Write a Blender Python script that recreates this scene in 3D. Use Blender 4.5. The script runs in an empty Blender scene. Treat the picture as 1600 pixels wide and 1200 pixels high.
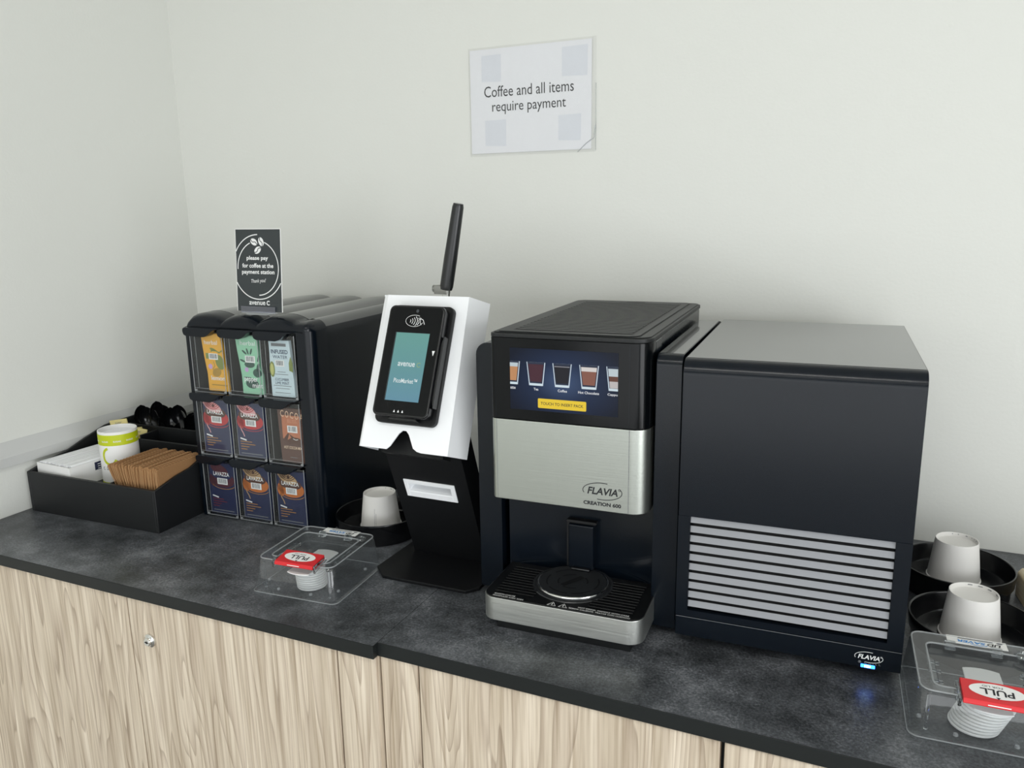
import bpy, bmesh, math, random
from mathutils import Vector, Matrix
random.seed(7)
C = bpy.context.scene.collection
SC = bpy.context.scene
PI = math.pi
Z0 = 0.9                      # height of the worktop

# ------------------------------------------------------------------ camera
F_PX, YAW, PITCH, ROLL = 1242.27, 0.42351, 0.21629, -0.01571
fw = Vector((-math.sin(YAW)*math.cos(PITCH), math.cos(YAW)*math.cos(PITCH), -math.sin(PITCH)))
rt = Vector((math.cos(YAW), math.sin(YAW), 0)); up = rt.cross(fw)
rt2 = math.cos(ROLL)*rt + math.sin(ROLL)*up; up2 = -math.sin(ROLL)*rt + math.cos(ROLL)*up
cam = bpy.data.cameras.new('camera'); camo = bpy.data.objects.new('camera', cam); C.objects.link(camo)
cam.sensor_fit = 'HORIZONTAL'; cam.sensor_width = 36; cam.lens = F_PX/1600*36; cam.clip_start = 0.05
m = Matrix((rt2, up2, -fw)).transposed().to_4x4(); m.translation = Vector((0.8866, -1.6507, Z0+0.6450))
camo.matrix_world = m
SC.camera = camo

# ------------------------------------------------------------------ light and exposure
SC.view_settings.view_transform = 'Standard'; SC.view_settings.look = 'None'
SC.view_settings.gamma = 1; SC.view_settings.use_curve_mapping = False
SC.view_settings.exposure = -0.13
w = bpy.data.worlds.new('world'); SC.world = w; w.use_nodes = True
w.node_tree.nodes['Background'].inputs[0].default_value = (0.8, 0.86, 0.9, 1)
w.node_tree.nodes['Background'].inputs[1].default_value = 0.3
def ceiling_light(name, x, y, power, sx=1.2, sy=0.10, col=(1.0, 0.985, 0.955)):
    l = bpy.data.lights.new(name, 'AREA'); l.shape = 'RECTANGLE'; l.size = sx; l.size_y = sy
    l.energy = power; l.color = col
    o = bpy.data.objects.new(name, l); C.objects.link(o); o.location = (x, y, 2.785)
    return o
for (lx, ly, lp) in ((0.70, -2.10, 11), (2.75, -2.10, 7), (0.70, -3.35, 5), (2.75, -3.35, 5)):
    ceiling_light('ceiling_panel_light', lx, ly, lp)
def unseen_fill_light(x, y, z, power, sx, sy, rot):        # unseen daylight fill, added to brighten walls and fronts from behind and right
    l = bpy.data.lights.new('unseen_daylight_fill', 'AREA'); l.shape = 'RECTANGLE'; l.size = sx; l.size_y = sy; l.energy = power; l.color = (0.955, 0.975, 1.0)
    o = bpy.data.objects.new('unseen_daylight_fill', l); C.objects.link(o); o.location = (x, y, z); o.rotation_euler = rot
unseen_fill_light(1.30, -4.57, 1.00, 46, 3.8, 1.9, (math.radians(90), 0, 0))
unseen_fill_light(4.27, -3.20, 1.00, 96, 2.6, 1.9, (math.radians(90), 0, math.radians(90)))

# ------------------------------------------------------------------ materials
def lin(c):
    out = []
    for v in c:
        v = v/255.0
        out.append(v/12.92 if v <= 0.04045 else ((v+0.055)/1.055)**2.4)
    return tuple(out)+(1,)
MATS = {}
def mat(name, col=(128,128,128), rough=0.5, metal=0.0, spec=0.5, emit=0.0, coat=0.0, bump=0.0, bscale=300.0):
    if name in MATS: return MATS[name]
    M = bpy.data.materials.new(name); M.use_nodes = True
    nt = M.node_tree; b = nt.nodes['Principled BSDF']
    b.inputs['Base Color'].default_value = lin(col); b.inputs['Roughness'].default_value = rough
    b.inputs['Metallic'].default_value = metal; b.inputs['Specular IOR Level'].default_value = spec
    b.inputs['Coat Weight'].default_value = coat
    if emit:
        b.inputs['Emission Color'].default_value = lin(col); b.inputs['Emission Strength'].default_value = emit
        b.inputs['Base Color'].default_value = (0.01,0.01,0.01,1); b.inputs['Specular IOR Level'].default_value = 0.12
    if bump:
        t = nt.nodes.new('ShaderNodeTexCoord'); n = nt.nodes.new('ShaderNodeTexNoise'); n.inputs['Scale'].default_value = bscale
        n.inputs['Detail'].default_value = 3
        bp = nt.nodes.new('ShaderNodeBump'); bp.inputs['Strength'].default_value = bump; bp.inputs['Distance'].default_value = 0.001
        nt.links.new(t.outputs['Object'], n.inputs['Vector']); nt.links.new(n.outputs['Fac'], bp.inputs['Height'])
        nt.links.new(bp.outputs['Normal'], b.inputs['Normal'])
    MATS[name] = M
    return M
def nodes(name):
    M = bpy.data.materials.new(name); M.use_nodes = True; MATS[name] = M
    nt = M.node_tree
    return M, nt, nt.nodes['Principled BSDF'], (lambda t: nt.nodes.new(t)), (lambda a, b: nt.links.new(a, b))
def ramp(nt, stops):
    r = nt.nodes.new('ShaderNodeValToRGB'); e = r.color_ramp.elements
    while len(e) > 1: e.remove(e[-1])
    e[0].position = stops[0][0]; e[0].color = lin(stops[0][1])
    for p, c in stops[1:]:
        k = e.new(p); k.color = lin(c)
    return r
def wall_material(name, col, marks=True):
    M, nt, b, N, L = nodes(name)
    b.inputs['Base Color'].default_value = lin(col); b.inputs['Roughness'].default_value = 0.55; b.inputs['Specular IOR Level'].default_value = 0.3
    t = N('ShaderNodeTexCoord')
    n1 = N('ShaderNodeTexNoise'); n1.inputs['Scale'].default_value = 160; n1.inputs['Detail'].default_value = 4
    n2 = N('ShaderNodeTexNoise'); n2.inputs['Scale'].default_value = 14; n2.inputs['Detail'].default_value = 3
    v = N('ShaderNodeTexVoronoi'); v.inputs['Scale'].default_value = 9; v.inputs['Randomness'].default_value = 1
    r = N('ShaderNodeMapRange'); r.inputs['From Min'].default_value = 0.0; r.inputs['From Max'].default_value = 0.045; r.inputs['To Min'].default_value = 1; r.inputs['To Max'].default_value = 0
    a1 = N('ShaderNodeMath'); a1.operation = 'MULTIPLY_ADD'; a1.inputs[1].default_value = 0.9
    a2 = N('ShaderNodeMath'); a2.operation = 'MULTIPLY_ADD'; a2.inputs[1].default_value = 2.0
    for x in (n1, n2, v): L(t.outputs['Object'], x.inputs['Vector'])
    L(v.outputs['Distance'], r.inputs['Value'])
    L(n2.outputs['Fac'], a1.inputs[0]); L(n1.outputs['Fac'], a1.inputs[2])
    L(r.outputs['Result'], a2.inputs[0]); L(a1.outputs['Value'], a2.inputs[2])
    bp = N('ShaderNodeBump'); bp.inputs['Strength'].default_value = 0.22; bp.inputs['Distance'].default_value = 0.0012
    L(a2.outputs['Value'], bp.inputs['Height']); L(bp.outputs['Normal'], b.inputs['Normal'])
    return M
M_WALL = wall_material('painted_wall', (229, 230, 224))
M_WALL2 = wall_material('painted_wall_side', (229, 230, 224))
M_TRIM = mat('trim_paint', (205, 206, 204), 0.45)
M_FLOOR = mat('floor_vinyl', (128, 126, 122), 0.6)
M_CEIL = mat('ceiling_tile', (232, 232, 228), 0.9)
M_FAR = mat('far_wall', (206, 210, 212), 0.8)

def slate():
    M, nt, b, N, L = nodes('slate_laminate')
    t = N('ShaderNodeTexCoord')
    n1 = N('ShaderNodeTexNoise'); n1.inputs['Scale'].default_value = 9; n1.inputs['Detail'].default_value = 10; n1.inputs['Roughness'].default_value = 0.72
    n2 = N('ShaderNodeTexNoise'); n2.inputs['Scale'].default_value = 260; n2.inputs['Detail'].default_value = 4; n2.inputs['Roughness'].default_value = 0.7
    mx = N('ShaderNodeMath'); mx.operation = 'MULTIPLY_ADD'; mx.inputs[1].default_value = 0.6
    L(t.outputs['Object'], n1.inputs['Vector']); L(t.outputs['Object'], n2.inputs['Vector'])
    L(n2.outputs['Fac'], mx.inputs[0]); L(n1.outputs['Fac'], mx.inputs[2])
    r = ramp(nt, [(0.56, (30,33,36)), (0.71, (60,63,66)), (0.85, (90,93,97)), (1.0, (130,133,137))])
    L(mx.outputs['Value'], r.inputs['Fac']); L(r.outputs['Color'], b.inputs['Base Color'])
    b.inputs['Roughness'].default_value = 0.34; b.inputs['Specular IOR Level'].default_value = 0.4
    bp = N('ShaderNodeBump'); bp.inputs['Strength'].default_value = 0.15; bp.inputs['Distance'].default_value = 0.0006
    L(n2.outputs['Fac'], bp.inputs['Height']); L(bp.outputs['Normal'], b.inputs['Normal'])
    return M
M_SLATE = slate()
M_EDGE = mat('worktop_edge_band', (24, 28, 28), 0.5, spec=0.35)
def wood():
    M, nt, b, N, L = nodes('grey_oak_veneer')
    t = N('ShaderNodeTexCoord'); oi = N('ShaderNodeObjectInfo')
    cmb = N('ShaderNodeCombineXYZ'); mul = N('ShaderNodeMath'); mul.operation = 'MULTIPLY'; mul.inputs[1].default_value = 37.0
    L(oi.outputs['Random'], mul.inputs[0]); L(mul.outputs[0], cmb.inputs[0]); L(mul.outputs[0], cmb.inputs[2])
    add = N('ShaderNodeVectorMath'); add.operation = 'ADD'; L(t.outputs['Object'], add.inputs[0]); L(cmb.outputs[0], add.inputs[1])
    mp = N('ShaderNodeMapping'); mp.inputs['Scale'].default_value = (1, 1, 0.105); L(add.outputs[0], mp.inputs['Vector'])
    # cathedral figure: contour bands of a stretched noise field
    n1 = N('ShaderNodeTexNoise'); n1.inputs['Scale'].default_value = 6.5; n1.inputs['Detail'].default_value = 3.0; n1.inputs['Distortion'].default_value = 0.3
    L(mp.outputs[0], n1.inputs['Vector'])
    m1 = N('ShaderNodeMath'); m1.operation = 'MULTIPLY'; m1.inputs[1].default_value = 24.0; L(n1.outputs['Fac'], m1.inputs[0])
    fr = N('ShaderNodeMath'); fr.operation = 'FRACT'; L(m1.outputs[0], fr.inputs[0])
    mp2 = N('ShaderNodeMapping'); mp2.inputs['Scale'].default_value = (1, 1, 0.025); L(add.outputs[0], mp2.inputs['Vector'])
    n2 = N('ShaderNodeTexNoise'); n2.inputs['Scale'].default_value = 230; n2.inputs['Detail'].default_value = 4; L(mp2.outputs[0], n2.inputs['Vector'])
    n3 = N('ShaderNodeTexNoise'); n3.inputs['Scale'].default_value = 45; n3.inputs['Detail'].default_value = 3; L(mp2.outputs[0], n3.inputs['Vector'])
    r = ramp(nt, [(0.0, (240,231,217)), (0.5, (234,225,211)), (0.82, (222,211,197)), (0.96, (200,188,174)), (1.0, (234,225,211))])
    L(fr.outputs[0], r.inputs['Fac'])
    r2 = ramp(nt, [(0.3, (196,184,168)), (0.5, (236,230,222)), (0.7, (255,252,246))]); L(n2.outputs['Fac'], r2.inputs['Fac'])
    r3 = ramp(nt, [(0.3, (214,207,197)), (0.65, (255,253,250))]); L(n3.outputs['Fac'], r3.inputs['Fac'])
    mx = N('ShaderNodeMix'); mx.data_type = 'RGBA'; mx.blend_type = 'MULTIPLY'; mx.inputs[0].default_value = 0.8
    L(r.outputs[0], mx.inputs[6]); L(r2.outputs[0], mx.inputs[7])
    mx2 = N('ShaderNodeMix'); mx2.data_type = 'RGBA'; mx2.blend_type = 'MULTIPLY'; mx2.inputs[0].default_value = 0.8
    L(mx.outputs[2], mx2.inputs[6]); L(r3.outputs[0], mx2.inputs[7])
    L(mx2.outputs[2], b.inputs['Base Color']); b.inputs['Roughness'].default_value = 0.55
    return M
M_WOOD = wood()
def steel(name, col, rough, axis):
    M, nt, b, N, L = nodes(name)
    t = N('ShaderNodeTexCoord'); mp = N('ShaderNodeMapping'); mp.inputs['Scale'].default_value = axis
    n = N('ShaderNodeTexNoise'); n.inputs['Scale'].default_value = 400; n.inputs['Detail'].default_value = 3
    L(t.outputs['Object'], mp.inputs['Vector']); L(mp.outputs[0], n.inputs['Vector'])
    b.inputs['Base Color'].default_value = lin(col); b.inputs['Metallic'].default_value = 1.0
    mr = N('ShaderNodeMapRange'); mr.inputs['To Min'].default_value = rough-0.08; mr.inputs['To Max'].default_value = rough+0.1
    L(n.outputs['Fac'], mr.inputs['Value']); L(mr.outputs['Result'], b.inputs['Roughness'])
    bp = N('ShaderNodeBump'); bp.inputs['Strength'].default_value = 0.2; bp.inputs['Distance'].default_value = 0.0004
    L(n.outputs['Fac'], bp.inputs['Height']); L(bp.outputs['Normal'], b.inputs['Normal'])
    return M
M_STEEL = steel('brushed_steel', (222, 224, 219), 0.36, (0.02, 1, 1))
M_STEELF = steel('brushed_steel_dimmed', (180, 184, 177), 0.36, (0.02, 1, 1))  # same steel as the tray, darkened to dim its reflection on the head
M_CHROME = mat('polished_metal', (225, 225, 222), 0.15, 1.0)
M_STEEL2 = mat('connector_metal', (150, 150, 146), 0.3, 1.0)
M_SILVER = mat('silver_slat_paint', (140, 142, 146), 0.45, 0.25, bump=0.15, bscale=900)
M_BLK = mat('satin_black_plastic', (10, 17, 25), 0.21, spec=0.30)
M_SHEEN = mat('black_top_added_sheen', (22, 26, 30), 0.24, spec=1.0, coat=0.6)  # same black plastic, lightened and glossed to paint a grey sheen on tops
M_BLK_TOP = mat('charcoal_cover', (28, 30, 31), 0.42, spec=0.35)
M_KIOSK = mat('kiosk_black_metal', (15, 16, 18), 0.45, spec=0.35)
M_TRAYTOP = mat('tray_black', (12, 13, 15), 0.35, spec=0.35)
M_BLK2 = mat('matte_black_board', (22, 24, 26), 0.5, spec=0.4)
M_DARK = mat('dark_recess', (8, 9, 11), 0.6)
M_GLOSS = mat('glossy_black', (7, 9, 11), 0.14, spec=0.2)
M_GLOSS2 = mat('gloss_black_moulding', (14, 15, 17), 0.18)
M_RUBBER = mat('rubber_black', (24, 26, 27), 0.28)
M_WHITE = mat('white_powder_coat', (248, 250, 252), 0.4)
M_PAPER = mat('white_paper', (240, 241, 244), 0.7)
M_CARD = mat('white_card', (240, 240, 238), 0.6)
M_KRAFT = mat('kraft_paper', (158, 117, 76), 0.85, bump=0.4, bscale=250)
M_KRAFTE = mat('kraft_edge', (182, 141, 98), 0.9)
M_INK = mat('black_ink', (28, 29, 33), 0.6)
M_GREYINK = mat('grey_ink', (120, 122, 126), 0.6)
M_WINK = mat('white_ink', (240, 241, 240), 0.6)
M_LIME = mat('lime_green_print', (193, 205, 20), 0.5)
M_RED = mat('red_tag', (214, 34, 42), 0.35)
def clear(name, tint=(0.93,0.95,0.96), ior=1.45, rough=0.03, haze=0.0, bump=0.0):
    M = bpy.data.materials.new(name); M.use_nodes = True; nt = M.node_tree; nt.nodes.clear(); MATS[name] = M
    N = nt.nodes.new; L = nt.links.new
    out = N('ShaderNodeOutputMaterial'); tr = N('ShaderNodeBsdfTransparent'); gl = N('ShaderNodeBsdfGlossy'); mx = N('ShaderNodeMixShader'); f = N('ShaderNodeFresnel')
    tr.inputs[0].default_value = tint+(1,); gl.inputs['Roughness'].default_value = rough; f.inputs['IOR'].default_value = ior
    if bump:
        t = N('ShaderNodeTexCoord'); n = N('ShaderNodeTexNoise'); n.inputs['Scale'].default_value = 26; n.inputs['Detail'].default_value = 2
        bp = N('ShaderNodeBump'); bp.inputs['Strength'].default_value = bump; bp.inputs['Distance'].default_value = 0.004
        L(t.outputs['Object'], n.inputs['Vector']); L(n.outputs['Fac'], bp.inputs['Height']); L(bp.outputs['Normal'], gl.inputs['Normal']); L(bp.outputs['Normal'], f.inputs['Normal'])
    ge = N('ShaderNodeNewGeometry'); ii = N('ShaderNodeMapRange'); ii.inputs['To Min'].default_value = ior; ii.inputs['To Max'].default_value = 1.0/ior
    L(ge.outputs['Backfacing'], ii.inputs['Value']); L(ii.outputs['Result'], f.inputs['IOR'])
    L(f.outputs[0], mx.inputs[0]); L(tr.outputs[0], mx.inputs[1]); L(gl.outputs[0], mx.inputs[2])
    last = mx
    if haze:
        d = N('ShaderNodeBsdfDiffuse'); d.inputs[0].default_value = (0.75,0.77,0.78,1); m2 = N('ShaderNodeMixShader'); m2.inputs[0].default_value = haze
        L(mx.outputs[0], m2.inputs[1]); L(d.outputs[0], m2.inputs[2]); last = m2
    L(last.outputs[0], out.inputs[0])
    return M
M_CLEAR = clear('clear_acrylic', (0.97,0.98,0.98), 1.4, haze=0.008)
M_CLEDGE = clear('clear_acrylic_edge', (0.8,0.83,0.84), 1.7, 0.1, haze=0.30)
M_POLY = clear('clear_polycarbonate', (0.86,0.88,0.89), 1.75, 0.04, haze=0.035, bump=0.12)
M_POLYE = mat('polycarbonate_rim', (236, 240, 242), 0.04); MATS['polycarbonate_rim'].node_tree.nodes['Principled BSDF'].inputs['Transmission Weight'].default_value = 1.0
M_FILM = clear('laminate_film', (0.985,0.985,0.985), 1.35, 0.12, haze=0.02, bump=0.5)
M_CLIP = clear('smoke_acrylic', (0.62,0.63,0.72), 1.5, 0.1, haze=0.10)

# ------------------------------------------------------------------ mesh builder
class MB:
    def __init__(s): s.v = []; s.f = []; s.mi = []; s.mats = []
    def idx(s, m):
        if m not in s.mats: s.mats.append(m)
        return s.mats.index(m)
    def raw(s, verts, faces, m):
        o = len(s.v); k = s.idx(m)
        s.v += [Vector(v) for v in verts]
        for f in faces: s.f.append([o+i for i in f]); s.mi.append(k)
        return s
    def bm(s, bm, m, M=None):
        bmesh.ops.recalc_face_normals(bm, faces=bm.faces); bm.verts.index_update()
        s.raw([(M @ v.co) if M else v.co.copy() for v in bm.verts], [[v.index for v in f.verts] for f in bm.faces], m); bm.free()
        return s
    def box(s, x0, x1, y0, y1, z0, z1, m, bev=0.0, seg=2, M=None):
        b = bmesh.new(); bmesh.ops.create_cube(b, size=1)
        for v in b.verts: v.co = Vector(((x0+x1)/2+v.co.x*(x1-x0), (y0+y1)/2+v.co.y*(y1-y0), (z0+z1)/2+v.co.z*(z1-z0)))
        if bev: bmesh.ops.bevel(b, geom=b.edges[:], offset=bev, segments=seg, affect='EDGES', profile=0.5)
        return s.bm(b, m, M)
    def prism(s, pts, fn, a, b_, m, bev=0.0, seg=2):
        """pts: 2D outline; fn(u,v,w)->3D; from w=a to w=b_"""
        b = bmesh.new(); n = len(pts)
        lo = [b.verts.new(fn(p[0], p[1], a)) for p in pts]; hi = [b.verts.new(fn(p[0], p[1], b_)) for p in pts]
        b.faces.new(lo); b.faces.new(hi)
        for i in range(n): b.faces.new((lo[i], lo[(i+1) % n], hi[(i+1) % n], hi[i]))
        if bev:
            bmesh.ops.recalc_face_normals(b, faces=b.faces)
            ed = [e for e in b.edges if len(e.link_faces) == 2 and e.calc_face_angle(0) > 0.6]
            bmesh.ops.bevel(b, geom=ed, offset=bev, segments=seg, affect='EDGES', profile=0.5, clamp_overlap=True)
        return s.bm(b, m)
    def lathe(s, prof, c, m, seg=48):
        v = []; f = []; n = len(prof)
        for k in range(seg):
            a = 2*PI*k/seg
            for r, z in prof: v.append((c[0]+r*math.cos(a), c[1]+r*math.sin(a), c[2]+z))
        for k in range(seg):
            for i in range(n-1): f.append((k*n+i, ((k+1) % seg)*n+i, ((k+1) % seg)*n+i+1, k*n+i+1))
        b = bmesh.new(); vs = [b.verts.new(p) for p in v]
        for q in f: b.faces.new([vs[i] for i in q])
        bmesh.ops.remove_doubles(b, verts=b.verts, dist=1e-6)
        return s.bm(b, m)
    def tube(s, pts, r, m, seg=10, caps=True, flat=1.0):
        pts = [Vector(p) for p in pts]; rs = r if isinstance(r, (list, tuple)) else [r]*len(pts)
        v = []; f = []
        for i, p in enumerate(pts):
            d = (pts[min(i+1, len(pts)-1)]-pts[max(i-1, 0)]).normalized()
            a = d.cross(Vector((0, 0, 1)))
            if a.length < 1e-3: a = Vector((1, 0, 0))
            a.normalize(); c = d.cross(a)
            for k in range(seg):
                t = 2*PI*k/seg; v.append(p+(a*math.cos(t)+c*math.sin(t)*flat)*rs[i])
        for i in range(len(pts)-1):
            for k in range(seg): f.append((i*seg+k, i*seg+(k+1) % seg, (i+1)*seg+(k+1) % seg, (i+1)*seg+k))
        if caps: f.append(list(range(seg))[::-1]); f.append([(len(pts)-1)*seg+k for k in range(seg)])
        b = bmesh.new(); vs = [b.verts.new(p) for p in v]
        for q in f: b.faces.new([vs[i] for i in q])
        return s.bm(b, m)
    def loft(s, secs, m, cap=True, closed=True):
        n = len(secs[0]); v = [p for q in secs for p in q]; f = []
        for i in range(len(secs)-1):
            for k in range(n if closed else n-1): f.append((i*n+k, i*n+(k+1) % n, (i+1)*n+(k+1) % n, (i+1)*n+k))
        if cap: f.append(list(range(n))[::-1]); f.append([(len(secs)-1)*n+k for k in range(n)])
        b = bmesh.new(); vs = [b.verts.new(p) for p in v]
        for q in f: b.faces.new([vs[i] for i in q])
        return s.bm(b, m)
    # prints: 2D shapes put on a surface by fn(u,v)->3D
    def poly(s, pts, fn, m): return s.raw([fn(*p) for p in pts], [list(range(len(pts)))], m)
    def rect(s, u0, u1, v0, v1, fn, m, n=1):
        for i in range(n):
            a = u0+(u1-u0)*i/n; b = u0+(u1-u0)*(i+1)/n
            s.poly([(a, v0), (b, v0), (b, v1), (a, v1)], fn, m)
        return s
    def ell(s, u, v, a, b, fn, m, rot=0.0, n=28):
        c, q = math.cos(rot), math.sin(rot)
        return s.poly([(u+c*a*math.cos(t)-q*b*math.sin(t), v+q*a*math.cos(t)+c*b*math.sin(t)) for t in [2*PI*k/n for k in range(n)]], fn, m)
    def line(s, pts, wd, fn, m):
        L = []; R = []
        for i, p in enumerate(pts):
            a = pts[max(i-1, 0)]; b = pts[min(i+1, len(pts)-1)]
            dx, dy = b[0]-a[0], b[1]-a[1]; l = math.hypot(dx, dy) or 1; nx, ny = -dy/l*wd/2, dx/l*wd/2
            L.append((p[0]+nx, p[1]+ny)); R.append((p[0]-nx, p[1]-ny))
        for i in range(len(pts)-1): s.poly([L[i], R[i], R[i+1], L[i+1]], fn, m)
        return s
    def arc(s, u, v, a, b, t0, t1, wd, fn, m, n=36, rot=0.0):
        c, q = math.cos(rot), math.sin(rot); P = []
        for k in range(n+1):
            t = math.radians(t0+(t1-t0)*k/n); P.append((u+c*a*math.cos(t)-q*b*math.sin(t), v+q*a*math.cos(t)+c*b*math.sin(t)))
        return s.line(P, wd, fn, m)
    def text(s, body, u, v, fn, m, w=None, h=None, bold=0.0, align='C', flip=False, rot=0.0, shear=0.0, gap=1.0):
        """lettering centred on (u,v); w = total width, h = capital-ish height of the whole string"""
        V, Fc = glyphs(body, bold, shear, gap)
        x0 = min(p[0] for p in V); x1 = max(p[0] for p in V); y0 = min(p[1] for p in V); y1 = max(p[1] for p in V)
        sx = (w/(x1-x0)) if w else None; sy = (h/(y1-y0)) if h else None
        sx = sx or sy; sy = sy or sx
        off = (x0+x1)/2 if align == 'C' else x0
        q = -1 if flip else 1; c, sn = math.cos(rot), math.sin(rot); P = []
        for x, y in V:
            a, b = q*(x-off)*sx, q*(y-(y0+y1)/2)*sy
            P.append(fn(u+c*a-sn*b, v+sn*a+c*b))
        return s.raw(P, Fc, m)
    def barcode(s, u0, u1, v0, v1, fn, fn2):
        s.rect(u0, u1, v0, v1, fn, M_CARD); w_ = u1-u0; h_ = v1-v0; rnd = random.Random(int(u0*1e5)+3)
        x = u0+w_*0.12
        while x < u1-w_*0.14:
            t = w_*rnd.choice((0.03, 0.05, 0.07)); s.rect(x, x+t, v0+h_*0.18, v1-h_*0.1, fn2, M_GREYINK); x += t+w_*rnd.choice((0.03, 0.05))
        return s
    def build(s, name, parent=None, label=None, smooth=35):
        me = bpy.data.meshes.new(name); me.from_pydata(s.v, [], s.f)
        for m_ in s.mats: me.materials.append(m_)
        me.polygons.foreach_set('material_index', s.mi)
        me.polygons.foreach_set('use_smooth', [True]*len(s.f)); me.update()
        me.set_sharp_from_angle(angle=math.radians(smooth))
        o = bpy.data.objects.new(name, me); C.objects.link(o)
        wn = o.modifiers.new('flat_faces', 'WEIGHTED_NORMAL'); wn.keep_sharp = True; wn.weight = 80
        if parent: o.parent = parent
        if label: o['label'] = label
        return o
GL = {}
def glyphs(body, bold, shear, gap):
    k = (body, bold, shear, gap)
    if k not in GL:
        cu = bpy.data.curves.new('lettering', 'FONT'); cu.body = body; cu.offset = bold; cu.shear = shear; cu.space_character = gap; cu.resolution_u = 3; cu.fill_mode = 'FRONT'
        cu.align_x = 'CENTER'; cu.space_line = 0.95
        o = bpy.data.objects.new('lettering', cu); C.objects.link(o)
        dg = bpy.context.evaluated_depsgraph_get(); me = o.evaluated_get(dg).to_mesh()
        GL[k] = ([(v.co.x, v.co.y) for v in me.vertices], [list(p.vertices) for p in me.polygons])
        o.evaluated_get(dg).to_mesh_clear(); bpy.data.objects.remove(o); bpy.data.curves.remove(cu)
    return GL[k]
def plane(o, U, V, eps=0.0003):
    o, U, V = Vector(o), Vector(U), Vector(V); Nn = U.cross(V).normalized()
    return lambda u, v: o+U*u+V*v+Nn*eps
def front(y, eps=0.0003): return lambda u, v: Vector((u, y-eps, v))       # prints on a face looking at -Y
def topf(z, eps=0.0003): return lambda u, v: Vector((u, v, z+eps))        # prints on a face looking up
XZ = lambda u, v, w_: Vector((u, w_, v))
XY = lambda u, v, w_: Vector((u, v, w_))
YZ = lambda u, v, w_: Vector((w_, u, v))
def rrect(x0, x1, y0, y1, r, n=6):
    """rounded rectangle; r = one radius or four (bl, br, tr, tl)"""
    rr = r if isinstance(r, (list, tuple)) else (r,)*4; P = []
    for (cx, cy, a0, q) in ((x0, y0, 180, rr[0]), (x1, y0, 270, rr[1]), (x1, y1, 0, rr[2]), (x0, y1, 90, rr[3])):
        if q <= 0: P.append((cx, cy)); continue
        ox = cx+q if cx == x0 else cx-q; oy = cy+q if cy == y0 else cy-q
        for k in range(n+1):
            t = math.radians(a0+90*k/n); P.append((ox+q*math.cos(t), oy+q*math.sin(t)))
    return P
def thing(name, label, cat, loc=(0,0,0), rz=0.0, group=None):
    o = bpy.data.objects.new(name, None); C.objects.link(o); o.empty_display_size = 0.05
    o.location = loc; o.rotation_euler = (0, 0, rz); o['label'] = label; o['category'] = cat
    if group: o['group'] = group
    return o
def tag(o, label, cat, group=None, loc=None, rz=None, rot=None):
    o['label'] = label; o['category'] = cat
    if group: o['group'] = group
    if loc: o.location = loc
    if rz is not None: o.rotation_euler = (0, 0, rz)
    if rot is not None: o.rotation_euler = rot
    return o
def struct(o): o['kind'] = 'structure'; return o
def dup(root, loc, rz, label, rot=None):
    def cp(o, parent):
        c = o.copy(); C.objects.link(c)
        if parent: c.parent = parent
        for ch in o.children: cp(ch, c)
        return c
    r = cp(root, None); r.location = loc; r.rotation_euler = rot if rot else (0, 0, rz); r['label'] = label
    return r
def fr(x, y, a):            # a standing frame on the worktop: local -> world
    c, s = math.cos(a), math.sin(a)
    return lambda lx, ly, lz=0.0: (x+c*lx-s*ly, y+s*lx+c*ly, Z0+lz)

# ------------------------------------------------------------------ room
XL = -0.812
struct(MB().box(XL-0.12, 4.3, 0, 0.12, 0, 2.8, M_WALL).build('wall_back'))
struct(MB().box(XL-0.12, XL, -4.6, 0, 0, 2.8, M_WALL2).build('wall_left'))
struct(MB().box(XL-0.12, 4.3, -4.72, -4.6, 0, 2.8, M_FAR).build('wall_front'))
struct(MB().box(4.3, 4.42, -4.72, 0.12, 0, 2.8, M_FAR).build('wall_right'))
struct(MB().box(XL-0.12, 4.42, -4.72, 0.12, -0.1, 0, M_FLOOR).build('floor'))
struct(MB().box(XL-0.12, 4.42, -4.72, 0.12, 2.8, 2.9, M_CEIL).build('ceiling'))
b = MB(); prof = [(XL, 0.111), (XL+0.009, 0.1115), (XL+0.010, 0.1325), (XL+0.008, 0.136), (XL, 0.166)]
b.prism(prof, lambda u, v, w_: Vector((u, w_, Z0+v)), -4.6, 0, M_TRIM); struct(b.build('trim_1', smooth=20))

# ------------------------------------------------------------------ worktops and cabinets
SEAM = 0.2385; YF, YG = -0.7437, -0.732
def worktop(x0, x1, yf, label):
    b = MB(); b.box(x0, x1, yf+0.001, -0.001, -0.0225, 0, M_EDGE, bev=0.0004, seg=1)
    b.rect(x0+0.0002, x1-0.0002, yf+0.002, -0.0015, topf(0, 0.0002), M_SLATE)
    o = b.build('worktop'); tag(o, label, 'countertop', 'slate worktops', loc=(0, 0, Z0)); return o
worktop(XL+0.001, SEAM-0.0001, YF, 'dark slate worktop under the pack dispenser and organiser, its front edge further out')
worktop(SEAM+0.0001, 2.6, YG, 'dark slate worktop under the coffee machine, long section right of the seam')
def panel(parent, name, x0, x1, yf, zt, label=None, th=0.018):
    b = MB(); b.box(x0, x1, yf, yf+th, 0.10-Z0, zt, M_WOOD, bev=0.001, seg=1); return b.build(name, parent, label)
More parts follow.
